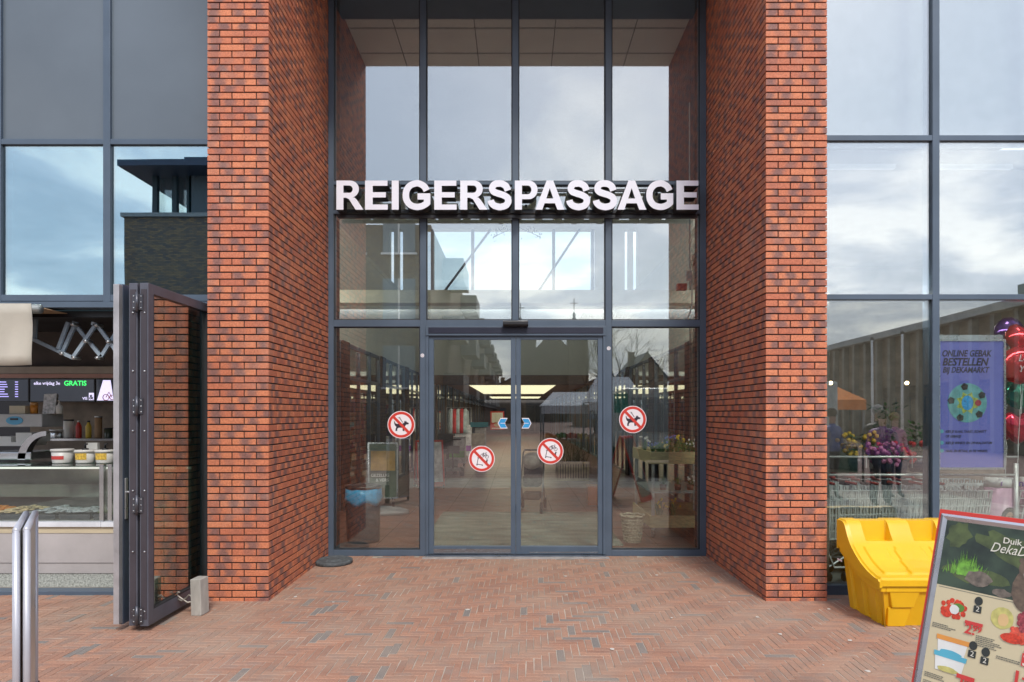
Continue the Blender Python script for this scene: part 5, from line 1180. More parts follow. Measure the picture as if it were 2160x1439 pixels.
for px, py in ((154,684),(204,686),(181,720),(229,721),(131,746),(156,755),(206,755)): a = at(px, py, Zq-.02); m.tube([(a.x,a.y-.02,a.z),(a.x,a.y+.09,a.z)], .016, 10)
build(m, 'pivot_bolt', alu_lt, o)
# canopy beams and screens behind
m = MB(); m.box(-6.4,-3.0,7.3-D,7.34-D,az(772,7.3),az(690,7.3)); o = build(m, 'canopy_flap', mat('brown_valance', (.075,.06,.055), rough=.7, var=.3, vscale=4)); tag(o, 'dark brown inner canopy flap above the menu screens', 'canopy flap')
m = MB(); m.box(-6.4,-3.0,7.2-D,7.26-D,az(788,7.2),az(774,7.2)); m.cur = 1; m.box(-6.4,-3.0,7.21-D,7.26-D,az(797,7.2),az(789,7.2)); o = build(m, 'stall_beam', [mat('beam_beige', (.38,.33,.28)), mat('beam_pink', (.45,.26,.22))]); tag(o, 'beige and pink beam running across the stall under the canopy flap', 'beam')
scr = mat('screen_dark', (.008,.008,.012), rough=.12, emit=(.05,.06,.10), estr=.12)
Zs = 8.6
tv = mat('screen_text_violet', (.3,.28,.6), emit=(.42,.38,.85), estr=.8); tg = mat('screen_text_green', (.05,.5,.1), emit=(.05,.75,.15), estr=1.0); tw = mat('screen_text_white', (.7,.7,.75), emit=(.7,.65,.95), estr=.7)
def screen(px0, px1, lab):
    o = empty('menu_screen', (ax(px0,Zs), Zs-D, az(848,Zs)), 0, lab, 'menu screen', 'menu screens above the stall'); wd = ax(px1,Zs)-ax(px0,Zs); hh = az(799,Zs)-az(848,Zs)
    m = MB(); m.box(0,wd,0,.05,0,hh); m.cur = 1; m.box(.012,wd-.012,-.003,0,.012,hh-.012); build(m, 'screen_panel', [black, scr], o); return o, wd, hh
o, wd, hh = screen(-14, 61, 'menu screen with rows of small violet prices, leftmost above the stall')
for i in range(7):
    m = MB(); m.box(.05,.13+.08*random.random(),-.006,-.004,hh-.05-i*.032,hh-.038-i*.032); m.box(wd-.18,wd-.14,-.006,-.004,hh-.05-i*.032,hh-.038-i*.032); build(m, 'screen_line', tv, o)
o, wd, hh = screen(63, 200, 'wide menu screen reading elke vrijdag 3e GRATIS'); text('elke vrijdag 3e', .060, tw, 'screen_text', o, (.055,-.006,hh-.080), bold=.008); text('GRATIS', .090, tg, 'screen_text', o, (.455,-.006,hh-.090), bold=.018)
text('VIS', .05, tw, 'screen_text', o, (.70,-.006,.03), bold=.01); text('&', .09, black, 'screen_text', o, (.79,-.009,.035), bold=.02); m = MB(); m.box(.785,.85,-.006,-.004,.025,.12); build(m, 'screen_square', tw, o)
o, wd, hh = screen(202, 252, 'menu screen with a bicycle picture beside the folded doors'); m = MB(); m.add([(.02,-.006,.02),(.24,-.006,.02),(.20,-.006,hh-.02),(.10,-.006,hh-.02)], [(0,1,2,3)]); build(m, 'screen_picture', tw, o)
m = MB(); m.tube([(.14+.04*math.cos(a),-.009,.06+.04*math.sin(a)) for a in [i*math.pi/8 for i in range(17)]], .005, 4); m.tube([(.22+.03*math.cos(a),-.009,.06+.03*math.sin(a)) for a in [i*math.pi/8 for i in range(17)]], .005, 4); m.tube([(.14,-.009,.06),(.18,-.009,.13),(.22,-.009,.06)], .005, 4); build(m, 'screen_bicycle', red_l, o)
for k, px in enumerate((30, 140)):
    m = MB(); m.box(-.3,.3,-.04,.04,0,.03); o = build(m, 'stall_lamp', mat('stall_lamp_glow', (1,1,1), emit=(1,.86,.7), estr=2.5)); o.location = (ax(px,7.6), 7.6-D, 2.52); tag(o, ['left','right'][k]+' strip lamp under the roof of the fish stall', 'lamp', 'strip lamps of the stall')
# ================================================================ right shop: carts, rail, poster, balloons
wire = mat('cart_wire', (.66,.69,.68), rough=.35, metal=.3, var=.15, vscale=30)
Zk = 6.55
def cart():
    o = empty('shopping_cart', (0,0,0)); o['category'] = 'shopping cart'; o['group'] = 'shopping carts nested in rows behind the shop window'
    L0, H0, H1 = .82, .42, .92
    m = MB()
    def W_(a, b_, r_=.0048): m.tube([a, b_], r_*1.75, 4, False)
    w_ = .25
    for k in range(15):                                     # side walls: uprights leaning outwards, then rails
        t_ = k/14
        for s2 in (-1, 1): W_((lerp(.04,0,1)+t_*L0, s2*w_*.8, H0+.06*t_), (t_*(L0+.10)-.03, s2*w_, H1-.06*(1-t_)*0))
    for k in range(7):
        v_ = k/6
        for s2 in (-1, 1): W_((lerp(.0,-.03,v_), s2*w_*lerp(.8,1,v_), lerp(H0,H1,v_)), (lerp(L0,L0+.07,v_), s2*w_*lerp(.8,1,v_), lerp(H0+.06,H1,v_)), .0045 if k in (0,6) else .003)
    for k in range(12): y = lerp(-.8,.8,k/11)*w_; W_((0,y,H0), (L0,y,H0+.06)); W_((L0,y,H0+.06), (L0+.07,y*1.25,H1))
    build(m, 'basket', wire, o)
    m = MB(); 
    for s2 in (-1, 1): m.tube([(-.06,s2*w_,.98),(.02,s2*.2,.5),(.15,s2*.24,.16),(.75,s2*.2,.16)], .010, 6); m.tube([(.1,s2*.22,.16),(.5,s2*.2,.40)], .008, 6)
    build(m, 'chassis', wire, o)
    m = MB(); m.tube([(-.07,-w_,.985),(-.07,w_,.985)], .014, 8); build(m, 'handle', mat('cart_handle', (.35,.05,.04), rough=.4), o)
    m = MB(); m.box(-.09,-.03,-.05,.05,.95,1.0); build(m, 'coin_lock', black, o)
    for (x, s2) in ((.08,-1),(.08,1),(.72,-1),(.72,1)): m = MB(); m.tube([(x,s2*.21-.014,.06),(x,s2*.21+.014,.06)], .06, 14); build(m, 'wheel', black, o)
    return o
c0 = cart(); ords = ['first','second','third','fourth','fifth','sixth','seventh','eighth','ninth','tenth']
first = True
for row_, (y0, xs0, n, nm) in enumerate(((Zk-D+.10, 2.98, 7, 'front row of nested carts'), (Zk-D+.75, 3.08, 7, 'back row of nested carts'))):
    for k in range(n):
        o = c0 if first else copy_tree(c0); first = False
        o.location = (xs0+k*.215, y0, .003); o.rotation_euler = (0,0,R(random.uniform(-.6,.6)))
        o['label'] = 'wire shopping cart, %s from the left in the %s behind the right shop window' % (ords[k], nm.replace(' of nested carts',''))
rm = mat('rail_white', (.62,.62,.60), rough=.35, metal=.3)
o = empty('guard_rail', (0,0,0), 0, 'pale tubular guard rail with hanging chains above the shopping carts', 'rail')
zr = az(1006, Zk); 
for z, r_ in ((az(1002,6.3), .012), (az(964,6.3), .011)):
    m = MB(); m.tube([(2.95,6.3-D,z),(4.85,6.3-D,z)], r_, 8); build(m, 'rail_tube', rm, o)
for x in (ax(1825,6.3), ax(1922,6.3)): m = MB(); m.tube([(x+.006*math.sin(i*3.1),6.28-D,az(966+i*3,6.3)) for i in range(8)], .006, 5); build(m, 'chain', rm, o)
m = MB(); m.tube([(4.84,6.3-D,0),(4.84,6.3-D,1.2)], .02, 8); build(m, 'rail_post', rm, o)
# purple poster display
Zp = 6.14
o = empty('poster_display', (ax(1982,Zp), Zp-D, 0), 0, 'tall purple poster about ordering cake online, in a silver frame inside the right window', 'poster')
wd = ax(2116,Zp)-ax(1982,Zp); z0, z1 = az(986,Zp), az(720,Zp)
m = MB(); m.box(0,wd,0,.03,z0,z1); build(m, 'poster_sheet', mat('poster_purple_glow', (.13,.14,.42), rough=.35, var=.12, vscale=1.5, emit=(.16,.17,.52), estr=.15), o)  # sheet glows slightly: emission added so it shows through the window reflections
m = MB(); m.box(-.02,0,-.01,.04,z0-.02,z1+.02); m.box(wd,wd+.02,-.01,.04,z0-.02,z1+.02); m.box(0,wd,-.01,.04,z1,z1+.02); m.box(0,wd,-.01,.04,z0-.02,z0); m.box(0,wd,.0,.06,z1+.022,z1+.06); build(m, 'poster_frame', silver, o)
pk = mat('poster_ink', (.02,.02,.045), rough=.5)
def pt_(s, px, py, size, bold, mm=pk, shear=.25, sx=1): return text(s, size, mm, 'poster_text', o, (ax(px,Zp)-ax(1982,Zp), -.0015, az(py,Zp)), bold=bold, shear=shear, sx=sx)
pt_('ONLINE GEBAK', 1986, 752, .085, .02, sx=.78); pt_('BESTELLEN', 1987, 771, .100, .028, sx=.88); pt_('BIJ DEKAMARKT', 1988, 786, .075, .02, sx=.80)
lb = mat('poster_lightblue', (.15,.45,.55)); 
for i, (py, t1, t2) in enumerate(((913,'KIES JE VLAAI, TAART, SCHNITT','OF GEBAKJE'),(937,'KIES JE WINKEL EN OPHAALDATUM',''),(954,'HAAL EN BETAAL IN DE WINKEL',''))):
    m = MB(); q = ax(1984,Zp)-ax(1982,Zp)+.01; m.prism([(q+.018*math.cos(a), az(py-3,Zp)+.018*math.sin(a)) for a in [k*math.pi/8 for k in range(16)]], -.0035, -.0005, 'y'); build(m, 'number_badge', lb, o)
    pt_(str(i+1), 1984, py, .03, .02, sx=1); pt_(t1, 1994, py, .034, .018, sx=.80)
    if t2: pt_(t2, 1994, py+10, .034, .018, sx=.80)
cxp, czp = ax(2040,Zp)-ax(1982,Zp), az(850,Zp)
m = MB(); m.prism([(cxp+.185*math.cos(a), czp+.185*math.sin(a)) for a in [k*math.pi/20 for k in range(40)]], -.003, -.0005, 'y'); build(m, 'cake_picture', mat('cake_blue', (.16,.42,.45), var=.3, vscale=12), o)
m = MB(); m.prism([(cxp+(.11 if k % 2 else .075)*math.cos(k*math.pi/8), czp+(.11 if k % 2 else .075)*math.sin(k*math.pi/8)) for k in range(16)], -.005, -.0032, 'y'); build(m, 'cake_star', mat('cake_yellow', (.45,.50,.10), var=.4, vscale=30), o)
m = MB(); m.prism([(cxp+.055*math.cos(a), czp+.07*math.sin(a)) for a in [k*math.pi/10 for k in range(20)]], -.007, -.0052, 'y'); build(m, 'cake_centre', mat('cake_sky', (.05,.35,.75), var=.4, vscale=40), o)
for k in range(5):
    a = R(100+k*72); ccx, ccz = cxp+.155*math.cos(a), czp+.155*math.sin(a); m = MB(); m.prism([(ccx+.036*math.cos(a+j*2*math.pi/5), ccz+.036*math.sin(a+j*2*math.pi/5)) for j in range(5)], -.006, -.0035, 'y'); build(m, 'chocolate_patch', mat('choc_dark', (.05,.05,.05), var=.9, vscale=90), o)
m = MB(); m.prism([(cxp+.10+.03*math.cos(a), czp+.0+.03*math.sin(a)) for a in [k*math.pi/5 for k in range(10)]], -.008, -.0056, 'y'); build(m, 'strawberry', mat('straw_red', (.45,.06,.08)), o)
# balloons
def balloon(px, py, Z, r_, col, lab, sc_=(1,.5,1), txt=None, heart=False):
    p = at(px, py, Z); o = empty('foil_balloon', p, 0, lab, 'balloon', 'foil balloons in the right shop window')
    m = MB(); m.ball((0,0,0), r_, 24, 16, sc_)
    for i, v in enumerate(m.v):
        x, y, z = v; a = math.atan2(z, x); k = 1+.03*math.sin(a*14)
        if heart and z > 0: z -= .45*r_*max(0, 1-abs(x)/(r_*.5))*(z/r_)
        if heart and z < 0: x *= 1+.55*z/r_
        m.v[i] = (x*k, y, z*k)
    build(m, 'foil', mat('foil_'+lab.split()[0], col, rough=.12, metal=.65, var=.1), o)
    m = MB(); m.tube([(0,0,-r_*.95),(.01,0,-r_*1.6),(-.01,.02,-r_-.7)], .003, 4); build(m, 'ribbon', white, o)
    if txt:
        for j, t_ in enumerate(txt): text(t_, .10, mat('silver_script', (.7,.7,.72), rough=.2, metal=.5), 'balloon_text', o, (-r_*.55,-r_*.5-.012,.03-.11*j), shear=.3, bold=.008)
balloon(2152, 770, 6.7, .20, (.55,.02,.03), 'crimson round balloon with silver script Love You', (1,.5,1), ['Love','You!'])
balloon(2158, 715, 6.9, .19, (.50,.02,.03), 'red heart balloon above the script balloon', heart=True); balloon(2128, 700, 7.2, .16, (.10,.04,.18), 'purple balloon highest and furthest left')
balloon(2150, 830, 7.0, .17, (.03,.25,.16), 'green balloon below the script balloon'); balloon(2146, 900, 6.8, .18, (.55,.02,.05), 'scarlet heart balloon lowest of the bunch', heart=True); balloon(2122, 905, 7.1, .12, (.40,.02,.03), 'maroon small balloon low beside the poster')
# amscan drums
for k, (px, lab) in enumerate(((2109,'pink display drum with the word amscan and a smiling woman, left one'),(2186,'pink display drum with the word amscan at the picture edge'))):
    Zd = 6.45; o = empty('display_drum', (ax(px,Zd), Zd-D+.0, 0), 0, lab, 'display drum', 'display drums in the right shop window'); r_ = .13; hh = az(1008,Zd)
    m = MB(); m.lathe([(r_,0),(r_,hh-.09)], n=36); build(m, 'drum_body', mat('drum_pink', (.60,.36,.48), rough=.4, var=.2, vscale=5), o)
    m = MB(); m.lathe([(r_+.001,hh-.088),(r_+.001,hh)], n=36); build(m, 'drum_top_band', white, o)
    am = text('amscan', .085, mat('drum_violet', (.13,.04,.35)), 'drum_text', o, (-.12,-.118,hh-.065), bold=.02)
    for v in am.data.vertices:                              # wrap the word round the drum
        a = (v.co.x-.12)/r_; v.co.x, v.co.z = .12+(r_+.003)*math.sin(a), v.co.z; v.co.z = v.co.z - ((-.118)+(r_+.004)*math.cos(a))*-1*-1
    def patch(nm, pts, mm, off):
        m = MB(); c_ = Vector((sum(p[0] for p in pts)/len(pts), sum(p[1] for p in pts)/len(pts)))
        vs = [((r_+off)*math.sin(c_.x/r_), -(r_+off)*math.cos(c_.x/r_), c_.y)]+[((r_+off)*math.sin(a/r_), -(r_+off)*math.cos(a/r_), b_) for a, b_ in pts]; n = len(pts)
        m.add(vs, [(0, i+1, (i+1)%n+1) for i in range(n)]); build(m, nm, mm, o)
    zf = hh-.40; E = lambda cx_, cz_, ra, rb, n=18, j=0: [(cx_+ra*(1+random.uniform(-j,j))*math.cos(2*math.pi*i/n), cz_+rb*(1+random.uniform(-j,j))*math.sin(2*math.pi*i/n)) for i in range(n)]
    patch('pictured_hair', E(.0,zf,.075,.13,20,.08), mat('print_hair', (.035,.02,.018), var=.5, vscale=60), .004); patch('pictured_face', E(.0,zf+.025,.038,.055), mat('print_skin', (.50,.28,.20)), .008)
    patch('pictured_smile', E(.0,zf-.0,.015,.006), white, .011); patch('pictured_eye', E(-.014,zf+.035,.005,.004,8), ink, .011); patch('pictured_eye', E(.014,zf+.035,.005,.004,8), ink, .011); patch('pictured_lips', E(.0,zf-.001,.018,.009), red_l, .0095)
# plants and flowers in the right window
def bushy(px, py0, Z, h, spread, lab, leaf, fl_=None, nleaf=140, pot=True, zb=None):
    p = at(px, py0, Z); z0_ = p.z if zb is None else zb
    o = empty('window_plant', (p.x, p.y, z0_), 0, lab, 'plant', 'plants in the right shop window')
    m = MB(); m.lathe([(.09,-.0),(.13,.18),(.12,.18)], n=16); build(m, 'pot', mat('navy_pot', (.02,.03,.06), rough=.3), o)
    m = MB(); m2 = MB(); st2 = MB()
    for i in range(12):
        a = random.random()*6.28; q = Vector((spread*.8*math.cos(a)*random.random(), spread*.8*math.sin(a)*random.random(), h*random.uniform(.5,1))); st2.tube([(0,0,.15), q*.5+Vector((0,0,.1)), q], [.007,.005,.003], 4)
    for i in range(nleaf):
        a = random.random()*6.28; t_ = random.random(); rr_ = spread*math.sqrt(random.random())*(.4+.6*t_); p0 = Vector((rr_*math.cos(a), rr_*math.sin(a), .15+t_*(h-.15))); d_ = Vector((math.cos(a),math.sin(a),random.uniform(-.5,.8))).normalized()*random.uniform(.06,.13); s3 = d_.cross(Vector((0,0,1))).normalized()*.02
        m.add([p0, p0+d_*.5+s3, p0+d_, p0+d_*.5-s3], [(0,1,2,3)])
        if fl_ and i % 3 == 0: m2.ball(p0+d_, .03, 7, 5)
    build(st2, 'stems', mat('stem_green', (.08,.12,.04)), o); build(m, 'leaves', leaf, o)
    if m2.v: build(m2, 'flowers', fl_, o)
m = MB(); m.box(3.0,4.9,.25,.9,.90,.95); 
for x in (3.05,4.8):
    for y in (.3,.85): m.box(x-.02,x+.02,y-.02,y+.02,0,.90)
o = build(m, 'flower_table', mat('table_dark', (.10,.08,.06))); tag(o, 'dark display table carrying the flowers behind the shopping carts', 'table')
redf2 = mat('red_bloom', (.55,.03,.03), rough=.6); pinkf = mat('pink_bloom', (.62,.22,.40), rough=.6); yf2 = mat('yellow_bloom', (.6,.38,.03), rough=.6)
bushy(1810, 950, 8.3, .45, .16, 'pot of yellow and orange flowers left in the right shop window', leafm, yf2, zb=.952); bushy(1870, 950, 8.3, .85, .22, 'tall dark green palm-like plant in the middle of the shop window', mat('palm_green', (.03,.09,.03), rough=.4, var=.5, vscale=20), None, 200, zb=.952)
bushy(1895, 950, 8.1, .32, .18, 'pot of red flowers in the shop window', leafm, redf2, zb=.952); bushy(1935, 950, 8.2, .60, .20, 'green bushy plant in a navy pot right in the shop window', leafm, None, 200, zb=.952); bushy(1862, 950, 8.05, .38, .15, 'pot of pink flowers in front of the tall dark plant', leafm, pinkf, zb=.952)
text_o = text('alfie', .34, mat('script_red', (.60,.06,.08)), 'wall_lettering', None, (5.85, 2.88, 1.25), shear=.45, bold=.0); tag(text_o, 'red handwritten lettering on the yellow panel at the back of the shop', 'lettering')

# shelves of small goods at the back of the right shop
for k in range(3):
    x0 = 3.2+k*.8; sh = empty('goods_rack', (x0, 2.2, .003), 0, ['left','middle','right'][k]+' rack of colourful packets at the back of the right shop', 'rack', 'racks at the back of the right shop')
    m = MB(); m.box(0,.03,0,.4,0,1.9); m.box(.72,.75,0,.4,0,1.9)
    for z in (.3,.7,1.1,1.5,1.85): m.box(.03,.72,0,.4,z,z+.02)
    build(m, 'rack_frame', white, sh)
    for z in (.32,.72,1.12,1.52):
        m = MB(); x = .05
        while x < .66:
            w0 = random.uniform(.05,.11); m.cur = random.randrange(6); m.box(x,x+w0*.9,.03,.2,z,z+random.uniform(.14,.3)); x += w0
        build(m, 'packets', [MATS['goods_'+c_] for c_ in ('red','cream','green','purple','blue','white')], sh)

# clutter along the back of the stall
kit = [('steel_pan','pan','steel pan on the back ledge of the stall, left of the paper roll',steel,.09,.10),('paper_roll','paper roll','white paper roll standing on the back ledge of the stall',pl_w,.055,.22),('sauce_bottle','bottle','red sauce bottle on the back ledge of the stall',mat('sauce_red',(.5,.04,.03),rough=.3),.032,.19),('mustard_bottle','bottle','yellow mustard bottle on the back ledge of the stall',mat('mustard',(.6,.42,.04),rough=.3),.032,.19),('cup_stack','cups','tall stack of brown cups on the back ledge of the stall',mat('cup_brown',(.30,.18,.09)),.04,.26),('herb_jar','jar','small dark glass jar on the back ledge nearest the folded doors',mat('jar_dark',(.05,.06,.04),rough=.15),.045,.12)]
lg = MB(); lg.box(-6.2,-3.4,7.7-D,8.0-D,1.36,1.385); lo = build(lg, 'back_ledge', steel); tag(lo, 'narrow steel ledge along the dark back wall of the stall', 'shelf')
for k,(nm,ct,lb_,mt,r_,h_) in enumerate(kit):
    o = empty(nm, (ax(118+k*21,7.8), 7.85-D, 1.386), 0, lb_, ct)
    m = MB(); m.lathe([(r_*.92,0),(r_,.01),(r_,h_*.75),(r_*.6,h_*.88),(r_*.45,h_)] if 'bottle' in nm else [(r_*.95,0),(r_,.01),(r_,h_)], n=18); build(m, 'vessel', mt, o)
    m = MB(); m.lathe([(r_*.5,h_+.0005),(r_*.5,h_+.02)] if 'bottle' in nm else [(r_*1.04,h_-.012),(r_*1.04,h_+.004)], n=18); build(m, 'rim', black if k%2 else alu_lt, o)
# ================================================================ the square behind the camera (seen only as reflections in the glass)
def vy(Z): return -(Z-D)
def bx(m, px0, px1, py0, py1, Z, depth, zb=None):
    """box whose mirror image in the entrance glass stands at distance Z"""
    m.box(ax(px0,Z), ax(px1,Z), vy(Z)-depth, vy(Z), 0 if zb is None else zb, az(py0,Z)); return m
dbr = flatbrick('square_brown_brick', (.27,.18,.09), (.11,.085,.08), (.06,.06,.07)); ybr = flatbrick('square_tan_brick', (.34,.25,.15), (.26,.19,.12), (.14,.12,.09))
winm = mat('far_window', (.10,.14,.17), rough=.1, spec=1); slate = mat('slate_roof', (.075,.08,.085), rough=.7, var=.3, vscale=3)
Z1 = 30; ZA = 26.7      # the same wall stands 26.7 m away in the left shopfront's mirror
A = empty('apartment_block', (0,0,0), 0, 'dark brick apartment block with a roof loft and rows of balconies, mirrored in the glass', 'building')
m = MB(); m.box(ax(262,ZA), -9.5, vy(Z1)-12, vy(Z1), 0, az(458,ZA)); m.box(-9.5, -4.0, vy(Z1)-110, vy(Z1)-.02, 0, 10.4); build(m, 'wall', dbr, A)
m = MB(); m.box(ax(262,ZA)-.1, -9.45, vy(Z1)-12, vy(Z1)+.1, az(458,ZA), az(456,ZA)+.12); build(m, 'parapet', mat('parapet_grey', (.25,.27,.28)), A)
m = MB(); zl0_, zl1_ = az(456,ZA)+.13, az(352,ZA); xl = ax(300,ZA); m.box(ax(372,ZA), -9.6, vy(Z1)-9, vy(Z1)-1.0, zl0_, zl1_); build(m, 'loft', mat('loft_slats', (.10,.12,.14), var=.2, vscale=12, stretch=(6,6,.2)), A)
m = MB(); m.box(ax(252,ZA), -9.0, vy(Z1)-10, vy(Z1)+.2, zl1_, zl1_+.25); m.box(ax(372,ZA), -9.2, vy(Z1)-9, vy(Z1)-.6, zl1_+.26, zl1_+.65); build(m, 'loft_roof', mat('loft_roof_dark', (.05,.07,.12)), A)
for px in (298, 340, 372): m = MB(); m.box(ax(px,ZA)-.1, ax(px,ZA)+.1, vy(Z1)-1.2, vy(Z1)-1.0, zl0_, zl1_); build(m, 'loft_post', mat('post_dark', (.04,.05,.06)), A)
m = MB(); m.box(ax(300,ZA), ax(372,ZA), vy(Z1)-1.35, vy(Z1)-1.3, zl0_, zl1_); build(m, 'loft_glass', glass('loft_glass', .15), A)
for i in range(3):
    for (xa, xb) in ((-8.6,-7.0),(-6.2,-4.7)):
        z = 2.9+i*3.1; m = MB(); m.box(xa, xb, vy(Z1)-.0, vy(Z1)+.05, z, z+1.9); w_ = build(m, 'window', winm, A); m = MB(); m.box(xa-.08, xb+.08, vy(Z1)+.05, vy(Z1)+.12, z-.1, z-.01); m.box(xa+.7, xa+.78, vy(Z1)+.051, vy(Z1)+.09, z, z+1.9); build(m, 'window_frame', white, w_)
for i in range(3):
    for j in range(9):
        y = vy(Z1)-5-j*11; z = 2.7+i*3.1
        m = MB(); m.box(-4.0, -2.9, y-4, y, z, z+.18); m.box(-2.95, -2.9, y-4, y, z+.18, z+1.15); m.box(-4.0,-2.95,y-.05,y,z+.18,z+1.15); build(m, 'balcony', mat('balcony_grey', (.22,.22,.20)), A)
m = MB(); m.box(-6, -3.2, vy(Z1)-100, vy(Z1)-.5, 2.55, 2.75) if False else m.box(-4.0,-3.2,vy(Z1)-100,vy(Z1)-2,2.4,2.55); build(m, 'canopy', mat('canopy_dark', (.06,.06,.06)), A)
# church
Zc = 130; C_ = empty('church', (0,0,0), 0, 'large church with two square towers and a steep gable mirrored in the door glass', 'church')
chb = flatbrick('church_brick', (.20,.17,.12), (.15,.13,.10), (.08,.07,.06), scale=.3)
for (a, b_, t_) in ((1078,1131,708),(1199,1240,690)):
    m = MB(); bx(m, a, b_, t_, 0, Zc, 5); build(m, 'tower', chb, C_)
m = MB(); pk_ = [(ax(1128,Zc),0),(ax(1203,Zc),0),(ax(1203,Zc),az(735,Zc)),(ax(1172,Zc),az(703,Zc)),(ax(1159,Zc),az(703,Zc)),(ax(1128,Zc),az(737,Zc))]; m.prism(pk_, vy(Zc)-1.2, vy(Zc)-40, 'y'); build(m, 'nave', chb, C_)
for px in (1098, 1213):
    m = MB(); x = ax(px,Zc); z = az(690 if px > 1150 else 700,Zc)
    m.lathe([(1.0,0),(1.0,1.6),(1.3,1.65),(.6,2.6),(.3,3.0),(.3,3.8),(.1,4.2)], (x, vy(Zc)-2.5, z-.8), 12); m.tube([(x,vy(Zc)-2.5,z+3),(x,vy(Zc)-2.5,z+6.2)], .08, 6); m.tube([(x-.8,vy(Zc)-2.5,z+5.2),(x+.8,vy(Zc)-2.5,z+5.2)], .07, 6); build(m, 'spire', slate, C_)
# gabled house
def gabled(px0, px1, pyp, pye, Z, lab, depth=12):
    o = empty('gabled_house', (0,0,0), 0, lab, 'house'); m = MB(); x0, x1 = ax(px0,Z), ax(px1,Z); xm = ax((px0+px1)/2,Z)
    m.prism([(x0,0),(x1,0),(x1,az(pye,Z)),(xm,az(pyp,Z)),(x0,az(pye,Z))], vy(Z)-depth, vy(Z), 'y'); build(m, 'wall', ybr, o)
    m = MB(); t_ = .18; m.prism([(x0-.3,az(pye,Z)-.2),(xm,az(pyp,Z)+.02),(x1+.3,az(pye,Z)-.2),(x1+.3,az(pye,Z)-.2+t_),(xm,az(pyp,Z)+t_+.05),(x0-.3,az(pye,Z)-.2+t_)], vy(Z)-depth-.3, vy(Z)+.2, 'y'); build(m, 'roof', slate, o)
    for k in (-.5,.5):
        m = MB(); xc_ = xm+k*(x1-x0)*.5; m.box(xc_-.5,xc_+.5,vy(Z)-.02,vy(Z)+.04,1.0,2.6); build(m, 'window', winm, o)
    m = MB(); m.box(x0+.8,x0+1.5,vy(Z)-4,vy(Z)-3.3,az(pye,Z),az(pyp,Z)+.5); build(m, 'chimney', ybr, o)
gabled(1322, 1408, 746, 800, 75, 'gabled house with a slate roof mirrored in the pane right of the doors'); gabled(1222, 1320, 795, 815, 80, 'long low house between the church and the gabled house', 10)
gabled(1045, 1110, 800, 815, 110, 'low house at the foot of the church left tower', 10)
# long school on the right, mirrored in the right shopfront (plane y = YS)
def vyr(Z): return 2*YS-(Z-D)
Sx = empty('school_building', (0,0,0), 0, 'long flat-roofed school with tall concrete fins mirrored in the right shop window', 'building')
# front runs obliquely from far left to near right
pA = Vector((ax(1690,51), vyr(51), 0)); pB = Vector((ax(2260,24), vyr(24), 0)); dd = (pB-pA); dl2 = dd.length; dn = dd.normalized(); nn_ = Vector((-dn.y, dn.x, 0)); 
if nn_.x < 0: nn_ = -nn_
MS = Matrix((( dn.x, nn_.x, 0, pA.x),(dn.y, nn_.y, 0, pA.y),(0,0,1,0),(0,0,0,1)))
def sp_(nm, mm, *boxes):
    m = MB(); m.M = MS
    for b_ in boxes: m.box(*b_)
    return build(m, nm, mm, Sx)
Hs = 6.0
sp_('wall', ybr, (0, dl2, .0, 14, 3.2, Hs)); sp_('roof_edge', mat('roof_edge_pale', (.42,.45,.43)), (-.3, dl2+.3, -.5, 14, Hs, Hs+.35))
sp_('base_wall', dbr, (0, dl2, .3, 14, 0, 3.2)); sp_('upper_storey', mat('upper_green', (.15,.19,.17)), (dl2*.62, dl2, 5, 13, Hs+.36, Hs+2.4))
for k in range(18):
    x = 1+k*(dl2-2)/17; sp_('fin', mat('concrete_fin', (.27,.25,.20)), (x-.13, x+.13, -.30, 0, 0, Hs-.01))
for k in range(17):
    x = 1+(k+.5)*(dl2-2)/17; sp_('window', winm, (x-.45, x+.45, .24, .29, 1.2, 2.6))
for k, (px, py) in enumerate(((1840,718),(1903,705))):
    Z = 24; o = empty('flagpole', (ax(px,Z), vyr(Z), 0), 0, ['left','right'][k]+' one of two white flagpoles in front of the school', 'flagpole', 'flagpoles on the square'); m = MB(); m.tube([(0,0,0),(0,0,az(py,Z))], [.06,.035], 10); build(m, 'pole', white, o); m = MB(); m.ball((0,0,az(py,Z)+.06), .07, 10, 6); build(m, 'knob', slate, o)
# bare trees
bark = mat('bark', (.085,.07,.05), rough=.95, var=.35, vscale=10)
def bare_tree(x, y, h, lab, lean=0, seed=1):
    rnd = random.Random(seed); o = empty('bare_tree', (x,y,0), 0, lab, 'tree', 'bare trees on the square'); trunk = MB(); crown = MB()
    def grow(p, d, L, r, lev, mb):
        pts = [p]; rs = [r]; n = 3
        for i in range(n):
            d = (d+Vector((rnd.gauss(0,.14),rnd.gauss(0,.14),rnd.gauss(0,.08)+.03))).normalized(); p = p+d*L/n; pts.append(p); rs.append(r*(1-.4*(i+1)/n))
        mb.tube(pts, rs, 6 if lev < 3 else 3, False)
        if lev >= 6 or r < .0035: return
        k = 3 if lev < 5 else 4
        for i in range(k):
            a = rnd.random()*6.28; s = rnd.uniform(.35,.75); u = d.orthogonal().normalized(); w = d.cross(u); nd = (d+(u*math.cos(a)+w*math.sin(a))*s).normalized(); t_ = rnd.choice((1,2,3)) if i else 3
            grow(pts[t_], nd, L*rnd.uniform(.62,.82), rs[t_]*.72, lev+1, crown)
    grow(Vector((0,0,0)), Vector((lean,0,1)).normalized(), h*.34, h*.02, 0, trunk)
    build(trunk, 'trunk', bark, o, fixn=False); build(crown, 'crown', bark, o, fixn=False)
bare_tree(ax(1252,24), vy(24), 6.4, 'bare tree with a slender dark trunk mirrored in the right sliding door', .06, 4)
bare_tree(ax(1330,30), vy(30), 7.2, 'bare spreading tree mirrored beside the gabled house', .05, 11)
